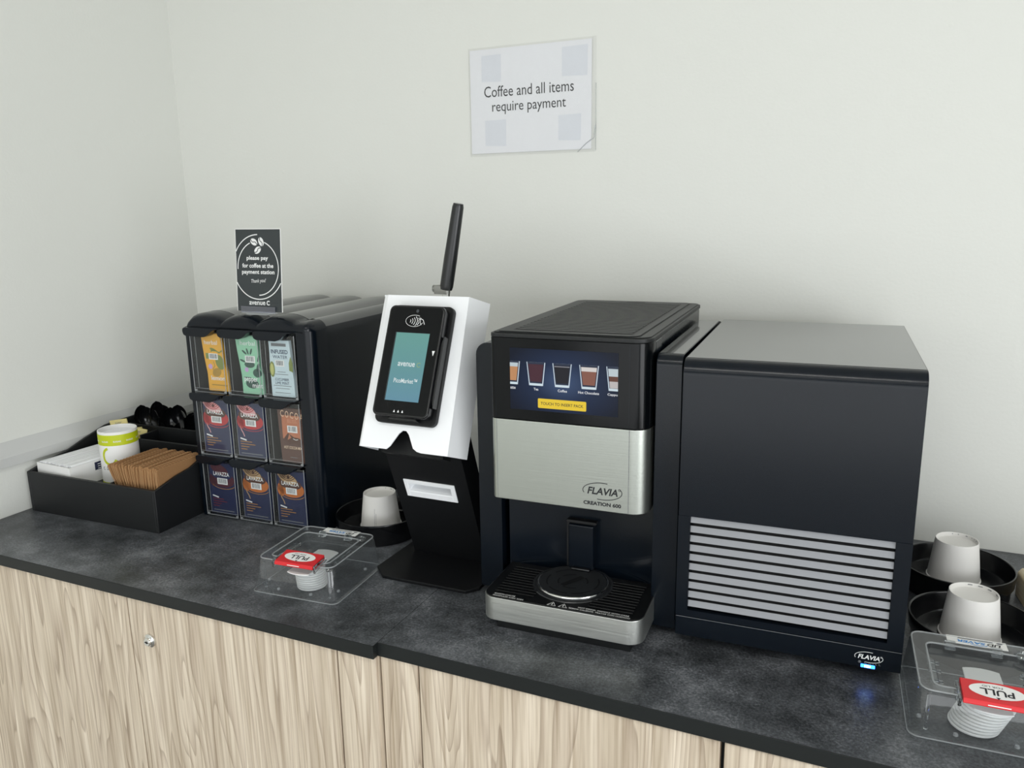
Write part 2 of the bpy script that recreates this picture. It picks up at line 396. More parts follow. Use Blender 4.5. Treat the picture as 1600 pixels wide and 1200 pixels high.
def body(parent, x0, x1, yf):
    b = MB(); y0 = yf+0.0195
    for (a, c) in ((x0, x0+0.018), (x1-0.018, x1)): b.box(a, c, y0, -0.02, 0.10-Z0, -0.0235, M_EDGE)
    b.box(x0+0.018, x1-0.018, y0, -0.02, 0.10-Z0, 0.118-Z0, M_EDGE); b.box(x0+0.018, x1-0.018, -0.03, -0.02, 0.118-Z0, -0.0235, M_EDGE)
    b.box(x0+0.018, x1-0.018, y0, y0+0.08, -0.0415, -0.0235, M_EDGE)
    b.box(x0, x1, y0+0.05, -0.06, -Z0+0.001, 0.10-Z0, M_BLK2)
    return b.build('carcass', parent)
cl = thing('storage_cabinet', 'grey oak cabinet under the left worktop, with a round key lock', 'cabinet', (0, 0, Z0), group='grey oak cabinets')
yl = YF+0.010
body(cl, XL+0.003, SEAM-0.002, yl)
panel(cl, 'door', XL+0.004, -0.2995, yl, -0.0245)
d = panel(cl, 'door', -0.2965, 0.1615, yl, -0.028, 'door with a key lock')
b = MB(); lx, lz = -0.2490, -0.1035
b.lathe([(0, 0.006), (0.0085, 0.006), (0.0105, 0.004), (0.0125, 0.003), (0.013, 0.0)], (0, 0, 0), M_CHROME, 32)
b.lathe([(0, 0.0095), (0.0065, 0.0095), (0.0075, 0.0085), (0.0075, 0.005)], (0, 0, 0), M_CHROME, 24)
b.box(-0.0042, 0.0042, -0.001, 0.001, 0.0094, 0.0098, M_DARK); b.box(-0.001, 0.0012, -0.0025, 0.0025, 0.0094, 0.0098, M_DARK)
R = Matrix.Rotation(PI/2, 4, 'X'); b.v = [R @ v + Vector((lx, yl, lz)) for v in b.v]
b.build('lock', d, 'chrome cam lock')
panel(cl, 'filler_panel', 0.1645, SEAM-0.0025, yl, -0.0245)
cr = thing('storage_cabinet', 'grey oak cabinet under the right worktop, below the coffee machine', 'cabinet', (0, 0, Z0), group='grey oak cabinets')
yr = YG+0.007
body(cr, SEAM+0.001, 0.7575, yr)
panel(cr, 'filler_panel', SEAM+0.0008, 0.3050, yr, -0.0245)
panel(cr, 'door', 0.3075, 0.7545, yr, -0.0265)
cx_ = thing('storage_cabinet', 'grey oak cabinet at the far right, past the black gap', 'cabinet', (0, 0, Z0), group='grey oak cabinets')
body(cx_, 0.7595, 1.70, yr)
panel(cx_, 'door', 0.7605, 1.225, yr, -0.027); panel(cx_, 'door', 1.228, 1.695, yr, -0.027)

# ------------------------------------------------------------------ laminated sign on the wall
def wall_sign():
    t = thing('wall_sign', 'laminated white paper sign taped on the wall above the machines', 'sign', (0.0546, 0, Z0+0.7664), 0)
    W, H = 0.2794, 0.2159; y = -0.0022
    b = MB(); b.box(0, W, y, y+0.0004, 0, H, M_PAPER)
    tapem = mat('tape_showing_through', (228, 231, 237), 0.7)
    f1 = front(y, 0.00015); f2 = front(y, 0.0003)
    for (u0, u1, v0, v1) in ((0.028, 0.074, 0.150, 0.204), (0.214, 0.270, 0.148, 0.206), (0.034, 0.084, 0.016, 0.070), (0.206, 0.256, 0.020, 0.072)):
        b.poly([(u0, v0), (u1, v0-0.002), (u1+0.001, v1), (u0, v1-0.001)], f1, tapem)
    b.text('Coffee and all items', 0.137, 0.1285, f2, M_INK, w=0.207, h=0.0225); b.text('require payment', 0.1375, 0.0935, f2, M_INK, w=0.171, h=0.0262)
    b.build('paper', t)
    b = MB(); b.box(-0.003, W+0.010, y-0.0011, y-0.0007, -0.006, H+0.004, M_FILM)
    b.tube([(W+0.0098, y-0.001, -0.003), (W+0.0098, y-0.001, 0.06), (W+0.0095, y-0.001, 0.13)], 0.0006, M_CLEDGE, 6)
    b.tube([(W-0.03, y-0.001, -0.0055), (W-0.01, y-0.0015, 0.012), (W+0.006, y-0.001, 0.022), (W+0.0095, y-0.001, 0.05)], 0.0007, M_CLEDGE, 6)
    b.build('laminate', t, 'clear laminate pouch')
wall_sign()

# ------------------------------------------------------------------ condiment organiser and what it holds
OX, OY, OA = -0.795, -0.5555, 0.025
orf = fr(OX, OY, OA); OW = 0.378
def organizer():
    t = thing('condiment_organizer', 'black open compartment organiser on the left end of the worktop', 'organizer', orf(0, 0), OA)
    b = MB(); b.box(0.0062, OW-0.0062, 0, 0.008, 0, 0.092, M_BLK2, 0.0008, 1); b.build('front_panel', t)
    side = [(0, 0), (0, 0.092), (0.06, 0.106), (0.10, 0.1115), (0.15, 0.128), (0.195, 0.141), (0.212, 0.1455), (0.235, 0.147), (0.33, 0.149), (0.33, 0)]
    for x in (0, OW-0.006): MB().prism(side, YZ, x, x+0.006, M_BLK2, 0.0007, 1).build('side_panel', t)
    MB().box(0.0062, OW-0.0062, 0.3245, 0.33, 0, 0.149, M_BLK2, 0.0007, 1).build('back_panel', t)
    MB().box(0.0062, OW-0.0062, 0.0082, 0.3243, 0.0545, 0.0605, M_BLK2).build('shelf', t)
    for (x0, x1, y0, y1, z) in ((0.0064, OW-0.0064, 0.190, 0.1955, 0.128), (0.0064, OW-0.0064, 0.248, 0.2535, 0.143), (0.2275, 0.2315, 0.0084, 0.1898, 0.086),
                               (0.1320, 0.1365, 0.1957, 0.2478, 0.136), (0.318, 0.3225, 0.1957, 0.2478, 0.132)):
        MB().box(x0, x1, y0, y1, 0.0607, z, M_BLK2, 0.0006, 1).build('divider', t)
organizer()
def napkin_box():
    t = thing('napkin_carton', 'white open carton of folded napkins in front left compartment of organiser', 'carton', orf(0.0100, 0.0195, 0.0608), OA-0.07)
    W, D, H = 0.112, 0.152, 0.048; b = MB(); e = 0.0015
    b.box(0, W, 0, D, 0, e, M_CARD)
    for q in ((0, W, 0, e), (0, W, D-e, D), (0, e, e, D-e), (W-e, W, e, D-e)): b.box(*q, e, H, M_CARD)
    f = plane((W, 0, 0), (0, 1, 0), (0, 0, 1))
    b.rect(0.060, 0.115, 0.026, 0.044, f, mat('navy_print', (32, 38, 66), 0.5)); f2 = plane((W, 0, 0), (0, 1, 0), (0, 0, 1), 0.0006)
    for k in range(3): b.rect(0.067, 0.096-0.006*k, 0.038-0.005*k, 0.0395-0.005*k, f2, M_WINK)
    b.build('carton', t)
    n = 9
    for k in range(n):
        b = MB(); x0 = 0.0025+k*(W-0.005)/n; x1 = x0+(W-0.005)/n-0.0004; hh = H+0.002+0.0025*random.random()
        P = [(x0, 0.002), (x1, 0.002), (x1, hh-0.003), ((x0+x1)/2+0.002, hh), (x0, hh-0.0015)]
        b.prism(P, XZ, 0.004+0.004*random.random(), D-0.004, M_PAPER, 0.0006, 1)
        o = b.build('napkin'); tag(o, 'folded white napkin packed on edge in the white carton', 'napkin', 'napkins packed in the carton', loc=orf(0.0100, 0.0195, 0.0608), rz=OA-0.07)
napkin_box()
def sugar():
    r, H = 0.0405, 0.120; x, y = 0.172, 0.103
    t = thing('sugar_canister', 'white round canister with lime green band and large lime letter C', 'canister', orf(x, y, 0.0608), OA)
    b = MB(); b.lathe([(0, 0), (r, 0), (r, H-0.001), (r-0.0005, H), (r-0.0022, H), (r-0.0025, H-0.001), (r-0.0025, H-0.010), (0, H-0.011)], (0, 0, 0), M_CARD, 56)
    def wrap(eps):
        def fn(u, v):
            a = math.radians(-50)+u/r; return Vector(((r+eps)*math.cos(a), (r+eps)*math.sin(a), v))
        return fn
    w0, w1 = wrap(0.0003), wrap(0.0006)
    b.rect(-PI*r, PI*r, H-0.030, H-0.006, w0, M_LIME, n=56); b.rect(-PI*r, PI*r, 0.0008, 0.006, w0, M_LIME, n=56)
    for k in range(-4, 5): b.text('SUGAR', k*0.0265+0.004, H-0.0205, w1, M_WINK, w=0.016, h=0.0036, bold=0.02)
    b.arc(-0.0155, 0.0660, 0.0150, 0.0180, 100, 335, 0.0056, w0, M_LIME, 40)
    b.text('canteen', -0.0010, 0.0390, w0, mat('grey_letter', (96, 100, 112), 0.6), w=0.070, h=0.008, gap=1.6)
    b.build('drum', t)
    MB().lathe([(0, 0.0), (r-0.0027, 0.0), (r-0.0027, 0.0012), (0.012, 0.0018), (0, 0.0018)], (0, 0, H-0.0108), M_PAPER, 40).build('lid_disc', t)
sugar()
def sleeve_mesh():
    # a flat kraft sleeve standing on its long side: slightly fanned trapezoid, rounded crease
    b = MB(); P = [(0.0, 0.004), (0.004, 0.0), (0.108, 0.0), (0.112, 0.004), (0.118, 0.066), (0.1155, 0.069), (-0.0035, 0.069), (-0.006, 0.066)]
    b.prism(P, YZ, 0, 0.0052, M_KRAFT, 0.0010, 2)
    for k in range(1): b.prism([(-0.0062, 0.006), (-0.0062, 0.064), (-0.0058, 0.064), (-0.0058, 0.006)], YZ, 0.0016, 0.0036, M_KRAFTE)
    for k in range(14): b.box(0.001, 0.0042, 0.004+k*0.008, 0.0055+k*0.008, 0.0688, 0.0696, M_KRAFTE)
    return b.build('cup_sleeve')
s0 = sleeve_mesh(); n = 22
for k in range(n):
    fx = 0.2495+k*0.1155/(n-1); lean = -0.42*max(0, (12-k)/12.0)**1.1
    if k == 0: s = s0
    else: s = s0.copy(); C.objects.link(s)
    end = {0: 'leftmost and most tilted kraft cup sleeve, leaning toward the sugar canister', n-1: 'kraft cup sleeve at the right end of its row, against the organiser side'}
    tag(s, end.get(k, 'brown kraft cup sleeve standing on edge within the packed row'), 'cup sleeve', 'kraft sleeves in the organiser',
        loc=orf(fx, 0.026+0.0015*math.sin(k*1.7)+0.004*(k < 6), 0.0612+0.0028*math.sin(k*0.9)**2), rot=(0, lean, OA))
packm = mat('pale_yellow_packet', (232, 218, 150), 0.6)
labs = ['pale yellow sweetener packet rising highest behind the canister', 'pale yellow sweetener packet between its neighbours behind the canister', 'pale yellow sweetener packet nearest the empty middle cell',
        'pale yellow sweetener packet lying low in the cell behind the canister']
for k, (x, y, zt, a, ry) in enumerate(((0.052, 0.224, 0.070, 0.2, -0.16), (0.066, 0.213, 0.060, -0.2, 0.12), (0.094, 0.214, 0.056, 0.25, 0.16), (0.086, 0.233, 0.050, 0.05, -0.15))):
    b = MB(); P = rrect(-0.024, 0.024, 0, zt+0.02, 0.001, 2); b.prism(P, XZ, -0.0016, 0.0016, packm, 0.0012, 2); b.rect(-0.018, 0.018, zt-0.002, zt+0.004, front(-0.0016), mat('packet_print', (206, 186, 90), 0.6))
    b.text('sugar', 0, zt+0.011, front(-0.0016), M_GREYINK, w=0.018)
    tag(b.build('sweetener_packet'), labs[k], 'sweetener packet', 'yellow sweetener packets', loc=orf(x, y, 0.0700), rot=(0.0, ry, OA+a))
def spoon_mesh():
    b = MB(); nu, nv = 12, 10; top = []; L, W, D = 0.050, 0.0195, 0.010
    def p(s, t, e):
        wd = W*math.sin(PI*min(1, (s*0.93+0.07)))**0.55
        return Vector((wd*t, D*(1-t*t)*math.sin(PI*(0.1+0.9*s))**0.6+e, 0.064+L*s))
    secs = []
    for i in range(nu+1):
        s_ = i/nu; row = [p(s_, -1+2*j/nv, 0) for j in range(nv+1)]+[p(s_, 1-2*j/nv, 0.0012) for j in range(nv+1)]
        secs.append(row)
    b.loft(secs, M_GLOSS2)
    b.prism([(-0.0035, 0), (0.0035, 0), (0.0030, 0.04), (0.0052, 0.068), (-0.0052, 0.068), (-0.003, 0.04)], XZ, 0.0005, 0.0032, M_GLOSS2, 0.0006, 1)
    return b.build('spoon')
sp0 = spoon_mesh()
spl = ['leftmost black spoon, bowl turned sideways over the packets', 'second black spoon from the left, bowl facing forward', 'tallest black spoon, its pointed bowl upright', 'black spoon just right of the tallest one',
       'black spoon in the middle of the bunch, set low', 'broad round black spoon behind the middle of the bunch', 'black spoon with a shiny bowl right of the middle', 'black spoon set low right of the shiny one',
       'low black spoon lying forward near the right end', 'black spoon near the right end leaning left', 'rightmost black spoon, touching the pack dispenser side']
for k, (x, y, dz, ax, ay, az) in enumerate(((0.050, 0.285, 0.000, 0.05, -0.10, 1.3), (0.068, 0.276, -0.004, 0.0, 0.10, 0.5), (0.092, 0.292, 0.012, 0.05, -0.06, 1.35), (0.112, 0.300, 0.004, 0.12, 0.05, 0.3),
        (0.106, 0.272, -0.008, 0.0, -0.1, -0.3), (0.132, 0.280, 0.000, 0.05, 0.2, 1.0), (0.160, 0.296, 0.008, 0.08, 0.0, 0.5), (0.178, 0.280, -0.002, 0.0, 0.2, -0.5),
        (0.204, 0.276, -0.008, 0.0, 0.25, 0.9), (0.224, 0.296, -0.006, 0.1, -0.15, 0.9), (0.252, 0.290, 0.002, 0.06, 0.1, 0.6))):
    s = sp0 if k == 0 else sp0.copy()
    if k: C.objects.link(s)
    tag(s, spl[k], 'spoon', 'black spoons in the organiser', loc=orf(x, y, 0.0610+max(0, dz+0.010)*0.9), rot=(ax, ay*0.5, OA+az))

# ------------------------------------------------------------------ drink pack dispenser
DX, DY, DA = -0.4045, -0.4265, 0.030
dsf = fr(DX, DY, DA); CW, RH, NB = 0.0905, 0.1378, 0.004
def hump(y, zb, crown, xr, shr, x0=-0.012):
    P = [(x0, zb)]
    edges = [(-0.012, 0.0865), (0.0865, 0.177), (0.177, 0.2685)]
    for ci, (a, c) in enumerate(edges):
        for k in range(10):
            t = k/9; x = a+(c-a)*t; P.append((x, crown-0.011*abs(2*t-1)**2.2 - (0.018*max(0, 1-t*4)**2 if ci == 0 else 0)))
    cr = crown-0.0085
    for k in range(9):
        t = math.radians(90-90*k/8); P.append((xr-shr+shr*math.cos(t), cr-shr+shr*math.sin(t)))
    P.append((xr, zb))
    return [Vector((p[0], y, p[1])) for p in P]
def dispenser():
    t = thing('drink_pack_dispenser', 'black dispenser cabinet with nine clear drawers of drink packs', 'dispenser', dsf(0, 0), DA)
    b = MB(); secs = [hump(0.052, 0, 0.4450, 0.3095, 0.034)]+[hump(y, 0, 0.4450, 0.310, 0.034) for y in (0.075, 0.2, 0.36)]+[hump(0.405, 0, 0.4425, 0.308, 0.034)]
    b.loft(secs, M_BLK)
    hs = [(0.0, 0.4300, 0.290, 0.008), (0.003, 0.4365, 0.297, 0.016), (0.009, 0.4410, 0.303, 0.021), (0.022, 0.4445, 0.308, 0.026), (0.052, 0.4450, 0.3095, 0.026)]
    b.loft([hump(y, 0.4145, c, xr, sh*0.5 if y < 0.01 else min(sh, c-0.4145-0.0085) ) for (y, c, xr, sh) in hs], M_BLK)
    b.loft([[p+Vector((0, 0, 0.0003)) for p in q[1:-4]] for q in [hump(y, 0, 0.4450, 0.310, 0.034) for y in (0.053, 0.2, 0.36)]+[hump(0.404, 0, 0.4426, 0.308, 0.034)]], M_SHEEN, cap=False, closed=False)  # thin extra shell that carries the added sheen over the humps
    # right and left stiles
    b.prism([(0.2725, 0.0), (0.290, 0.0)]+[(0.290+0.0195*math.sin(math.radians(a)), 0.0195-0.0195*math.cos(math.radians(a))) for a in range(10, 91, 10)]+[(0.3095, 0.052), (0.2725, 0.052)], XY, 0.0, 0.418, M_BLK)
    b.prism([(-0.012, 0.004), (-0.008, 0.0), (0.001, 0.0), (0.001, 0.052), (-0.012, 0.052)], XY, 0.0, 0.416, M_BLK)
    b.box(0.001, 0.2725, 0.010, 0.052, 0.0, 0.0035, M_BLK)
    for r in (1, 2): b.box(0.001, 0.2725, 0.008, 0.052, NB+r*RH-0.006, NB+r*RH-0.002, M_DARK)
    for c in (1, 2): b.box(c*CW-0.0005, c*CW+0.0012, 0.010, 0.052, 0.0035, 0.4145, M_DARK)
    b.build('housing', t, smooth=40)
    proto = None
    for r in (2, 1, 0):
        for c in range(3):
            x0 = 0.0035+c*CW; z0 = NB+r*RH; W, H, D = 0.0835, 0.1285, 0.046
            b = MB(); e = 0.0018; y0 = -0.001-0.004*(c == 0)*0
            b.box(0, W, y0, y0+e, 0, H, M_CLEAR); b.box(0, e, y0+e, D, 0, H, M_CLEAR); b.box(W-e, W, y0+e, D, 0, H, M_CLEAR); b.box(e, W-e, y0+e, D, 0, e, M_CLEAR)
            g = 0.0011
            for (p, q) in (((0, y0, 0), (W, y0, 0)), ((0, y0, 0), (0, y0, H)), ((W, y0, 0), (W, y0, H)), ((0.0105, y0+0.002, 0.008), (0.0105, y0+0.002, H)), ((0, y0, 0.0075), (W, y0, 0.0075))):
                P0, P1 = Vector(p), Vector(q); th = g if p != (0.0105, y0+0.002, 0.008) and p[2] != 0.0075 else 0.0006
                b.box(min(P0.x, P1.x)-th/2, max(P0.x, P1.x)+th/2, P0.y-th/2, P0.y+th/2, min(P0.z, P1.z)-th/2, max(P0.z, P1.z)+th/2, M_CLEDGE)
            for q in ((0.001, 0.001), (W-0.004, 0.001)): b.box(q[0]-0.001, q[0]+0.0035, y0-0.0012, y0+0.003, q[1]-0.001, q[1]+0.0032, M_CLEDGE, 0.0006, 1)
            dr = b.build('drawer', t); dr.location = (x0, 0, z0)
            h = MB(); hz = H+0.0065
            P = [(-0.0065, hz), (-0.0075, hz-0.006), (-0.0055, hz-0.0125), (0.000, hz-0.0155), (0.046, hz-0.0165), (0.054, hz-0.0145), (0.061, hz-0.010), (0.068, hz-0.0045), (0.076, hz-0.0005), (0.0845, hz+0.0005), (0.0845, hz+0.002), (0.0, hz+0.002)]
            h.prism(P, XZ, -0.013, 0.006, M_BLK, 0.0032, 3); h.build('drawer_handle', dr, smooth=50)
dispenser()

NAVY = mat('navy_pouch', (34, 42, 80), 0.35); YEL = mat('lemon_pouch', (232, 172, 52), 0.4); MINT = mat('mint_pouch', (150, 205, 172), 0.4); ICE = mat('pale_blue_pouch', (205, 222, 228), 0.4)
COC = mat('cocoa_pouch', (92, 62, 52), 0.4); COC2 = mat('cocoa_tan_print', (190, 118, 84), 0.5); DKG = mat('dark_green_print', (52, 84, 74), 0.5); OLV = mat('olive_print', (128, 140, 70), 0.5)
REDP = mat('red_stripe_print', (190, 52, 56), 0.45); PNK = mat('pink_stripe_print', (224, 168, 168), 0.45); BRN = mat('coffee_brown_print', (84, 52, 40), 0.45); ORG = mat('orange_cup_print', (198, 112, 48), 0.45)
TAN = mat('cream_swirl_print', (186, 152, 110), 0.45); WINE = mat('dark_red_print', (84, 36, 48), 0.45); LIL = mat('lilac_print', (196, 160, 206), 0.5); GOLD = mat('gold_print', (186, 132, 62), 0.5); AMB = mat('amber_print', (176, 138, 50), 0.5)
def pouch(pts, base, label, prints, c, r, lean=0.0):
    """pts and prints in dispenser front coordinates (x, z)"""
    b = MB(); ya, yb = 0.0050, 0.0135
    b.prism(pts, XZ, ya, yb, base, 0.0014, 2)
    fs = [front(ya, 0.0002+0.00022*k) for k in range(6)]
    prints(b, fs)
    z0 = min(p[1] for p in pts); x0 = sum(p[0] for p in pts)/len(pts)
    b.v = [v-Vector((x0, 0, z0)) for v in b.v]
    o = b.build('drink_pack'); tag(o, label, 'drink pack', 'drink packs in the clear drawers', loc=dsf(x0, 0, z0), rz=DA)
    return o
zt = NB+2*RH+0.0025
def p_lemon(b, f):
    b.text('herbal', 0.052, 0.385, f[1], M_WINK, w=0.034, h=0.009)
    b.line([(0.050, 0.366), (0.060, 0.370), (0.072, 0.364), (0.080, 0.369)], 0.003, f[0], OLV); b.ell(0.056, 0.370, 0.008, 0.003, f[0], OLV, -0.3)
    b.ell(0.072, 0.344, 0.011, 0.016, f[0], OLV, 0.3); b.rect(0.036, 0.050, 0.350, 0.362, f[0], OLV)
    b.barcode(0.044, 0.068, 0.349, 0.362, f[1], f[2]); b.ell(0.046, 0.334, 0.0055, 0.0055, f[0], LIL)
    b.ell(0.062, 0.322, 0.012, 0.009, f[0], AMB, 0.4); b.line([(0.055, 0.345), (0.058, 0.336), (0.052, 0.328), (0.056, 0.320)], 0.002, f[0], AMB)
    b.text('lemon', 0.064, 0.310, f[2], M_WINK, w=0.036, h=0.0095, bold=0.012); b.rect(0.046, 0.086, 0.294, 0.2965, f[1], AMB)
pouch([(0.036, zt), (0.091, zt), (0.089, 0.318), (0.083, 0.345), (0.081, 0.372), (0.076, 0.404), (0.026, 0.404), (0.029, 0.372), (0.032, 0.345), (0.036, 0.318)], YEL, 'yellow lemon tea pack in the top left drawer', p_lemon, 0, 2)
def p_mint(b, f):
    b.text('herbal', 0.148, 0.388, f[1], M_WINK, w=0.038, h=0.009)
    for (u, v, a) in ((0.146, 0.371, 1.9), (0.155, 0.371, 1.2), (0.138, 0.369, 2.5), (0.172, 0.357, 1.2), (0.132, 0.351, 2.8)): b.ell(u, v, 0.007, 0.0022, f[0], DKG, a)
    b.ell(0.149, 0.344, 0.013, 0.007, f[0], DKG); b.ell(0.170, 0.338, 0.004, 0.010, f[0], DKG, -0.3); b.ell(0.167, 0.327, 0.011, 0.009, f[0], DKG); b.ell(0.141, 0.333, 0.005, 0.005, f[2], LIL)
    b.rect(0.132, 0.150, 0.3145, 0.3175, f[0], DKG); b.ell(0.152, 0.304, 0.016, 0.010, f[0], DKG)
    b.barcode(0.139, 0.164, 0.348, 0.362, f[1], f[2]); b.text('pepper', 0.150, 0.311, f[3], M_WINK, w=0.034, h=0.011, bold=0.012); b.text('mint', 0.166, 0.301, f[4], M_WINK, w=0.026, h=0.0095, bold=0.012)
pouch([(0.126, zt), (0.180, zt), (0.179, 0.318), (0.174, 0.345), (0.173, 0.372), (0.170, 0.4035), (0.116, 0.4035), (0.119, 0.372), (0.123, 0.345), (0.126, 0.318)], MINT, 'mint green peppermint tea pack in the top middle drawer', p_mint, 1, 2)
def p_ice(b, f):
    NV = mat('navy_letter', (48, 66, 96), 0.5)
    b.rect(0.207, 0.243, 0.3855, 0.3915, f[0], M_GREYINK); b.text('INFUSED', 0.226, 0.3745, f[1], NV, w=0.041, h=0.0085, bold=0.02); b.text('WATER', 0.227, 0.364, f[1], NV, w=0.036, h=0.0065)
    b.ell(0.2055, 0.338, 0.0065, 0.016, f[0], OLV); b.ell(0.2052, 0.338, 0.0045, 0.012, f[1], mat('pear_print', (196, 196, 120), 0.5))
    b.poly([(0.247, 0.337), (0.256, 0.334), (0.2565, 0.353), (0.252, 0.366), (0.247, 0.352)], f[0], OLV)
    b.barcode(0.214, 0.236, 0.3445, 0.3575, f[1], f[2]); b.text('CUCUMBER', 0.228, 0.318, f[1], NV, w=0.034, h=0.0055); b.text('LIME MINT', 0.228, 0.3105, f[1], NV, w=0.034, h=0.0055)
    for k, (z, a) in enumerate(((0.333, 0.010), (0.328, 0.016), (0.3045, 0.022), (0.299, 0.017), (0.290, 0.019))): b.rect(0.228-a, 0.228+a, z, z+0.0010, f[1], M_GREYINK)
pouch([(0.200, zt), (0.257, zt), (0.2565, 0.318), (0.2535, 0.345), (0.2525, 0.372), (0.2505, 0.398), (0.2000, 0.398), (0.2005, 0.372), (0.1995, 0.345), (0.2, 0.318)], ICE, 'pale blue cucumber lime mint pack in the top right drawer', p_ice, 2, 2)
zm = NB+RH+0.0025; zb = NB+0.0025
def cup_art(b, f, ox, oz, kind):
    """a cup of coffee seen from above with its swirl, then the maker's name and a bar code"""
    cupc, sw, st = {'red': (REDP, PNK, BRN), 'orange': (ORG, TAN, BRN), 'wine': (WINE, mat('plum_print', (64, 34, 50), 0.45), WINE)}[kind]
    b.ell(ox+0.001, oz-0.011, 0.0335, 0.0185, f[0], cupc, -0.05); b.ell(ox-0.0245, oz-0.017, 0.0085, 0.0125, f[0], cupc, 0.25)
    b.arc(ox+0.004, oz-0.021, 0.031, 0.012, 190, 340, 0.0012, f[0], GOLD if kind != 'red' else REDP, 18)
    b.ell(ox+0.000, oz+0.000, 0.0285, 0.0120, f[1], BRN if kind != 'wine' else NAVY, -0.05)
    if kind != 'wine':
        b.ell(ox-0.005, oz+0.0115, 0.0235, 0.0105, f[2], sw, -0.28); b.ell(ox-0.020, oz+0.0185, 0.0115, 0.0080, f[2], sw, -0.5)
        for k in range(4): b.arc(ox-0.004, oz+0.0245, 0.0055+k*0.0052, 0.0065+k*0.0036, 200-k*4, 335-k*3, 0.0015, f[3], BRN if kind == 'orange' else REDP, 18)
        b.ell(ox-0.003, oz+0.0145, 0.0035, 0.0028, f[3], BRN)
        b.line([(ox-0.026, oz-0.024), (ox-0.0235, oz-0.032), (ox-0.019, oz-0.039), (ox-0.0165, oz-0.046)], 0.0022, f[0], sw)
    if kind == 'wine':
        b.ell(ox-0.004, oz+0.011, 0.024, 0.011, f[2], cupc, -0.28)
    b.text('LAVAZZA', ox+0.001, oz+0.0008, f[4], M_WINK, w=0.043, h=0.0088, bold=0.018)
    b.barcode(ox-0.011, ox+0.0165, oz-0.0225, oz-0.0085, f[4], f[5])
    tx = RED_TXT if kind == 'wine' else GOLD
    b.line([(ox-0.028, oz-0.050), (ox-0.012, oz-0.0535)], 0.003, f[2], M_WINK)
    for k in range(4): b.rect(ox-0.028, ox-0.028+(0.030, 0.038, 0.022, 0.016)[k], oz-0.0575-0.0055*k, oz-0.056-0.0055*k, f[2], tx)
    b.rect(ox-0.028, ox+0.027, oz-0.0835, oz-0.0815, f[2], M_GREYINK)
RED_TXT = mat('dull_red_print', (128, 44, 50), 0.5)
def navy_pack(c, r, z0, kind, label, top):
    x0 = c*CW+0.0105; x1 = x0+0.0725; ox = (x0+x1)/2-0.001; wob = 0.002*math.sin(c*2+r)
    pts = [(x0-0.002, z0), (x1, z0), (x1+0.0015, z0+0.035), (x1-0.001, z0+0.075), (x1, top), (x0+0.003, top), (x0+0.001+wob, z0+0.07), (x0-0.0015, z0+0.03)]
    pouch(pts, NAVY, label, lambda b, f: cup_art(b, f, ox, z0+0.0905, kind), c, r)
navy_pack(0, 1, zm, 'red', 'navy pack with red striped cup in the middle row, left drawer', zm+0.118)
navy_pack(1, 1, zm, 'red', 'navy pack with red striped cup in the middle row, centre drawer', zm+0.118)
navy_pack(0, 0, zb, 'wine', 'navy pack with dark wine cup in the bottom left drawer', zb+0.116)
navy_pack(1, 0, zb, 'orange', 'navy pack with orange cup in the bottom middle drawer', zb+0.118)
navy_pack(2, 0, zb, 'orange', 'navy pack with orange cup in the bottom right drawer', zb+0.118)
def p_cocoa(b, f):
    b.rect(0.2185, 0.2625, 0.195, 0.244, f[0], COC2)
    for k, ch in enumerate('COCOA'): b.text(ch, 0.2205+0.0118*k, 0.2475-0.0012*k, f[1], mat('cream_letter', (226, 190, 158), 0.5), h=0.014, w=0.0085, bold=0.01)
    b.text('BLISS', 0.244, 0.2325, f[1], mat('rose_letter', (214, 150, 118), 0.5), w=0.022, h=0.0075); b.barcode(0.2315, 0.256, 0.2085, 0.223, f[2], f[3])
    b.poly([(0.222, 0.196), (0.232, 0.207), (0.246, 0.199), (0.258, 0.198), (0.272, 0.190), (0.262, 0.184), (0.240, 0.186), (0.230, 0.182)], f[1], BRN); b.poly([(0.230, 0.192), (0.235, 0.205), (0.240, 0.198)], f[2], COC2)
    b.line([(0.244, 0.196), (0.250, 0.1935), (0.256, 0.195)], 0.0012, f[2], M_WINK)
    b.text('HOT COCOA MIX', 0.242, 0.1765, f[2], mat('cream_letter2', (236, 206, 178), 0.5), w=0.044, h=0.006, bold=0.015); b.rect(0.234, 0.252, 0.155, 0.1563, f[2], M_GREYINK)
pouch([(0.212, zm), (0.270, zm), (0.271, 0.20), (0.269, 0.259), (0.208, 0.259), (0.210, 0.2)], COC, 'brown hot cocoa pack in the middle row, right drawer', p_cocoa, 2, 1)

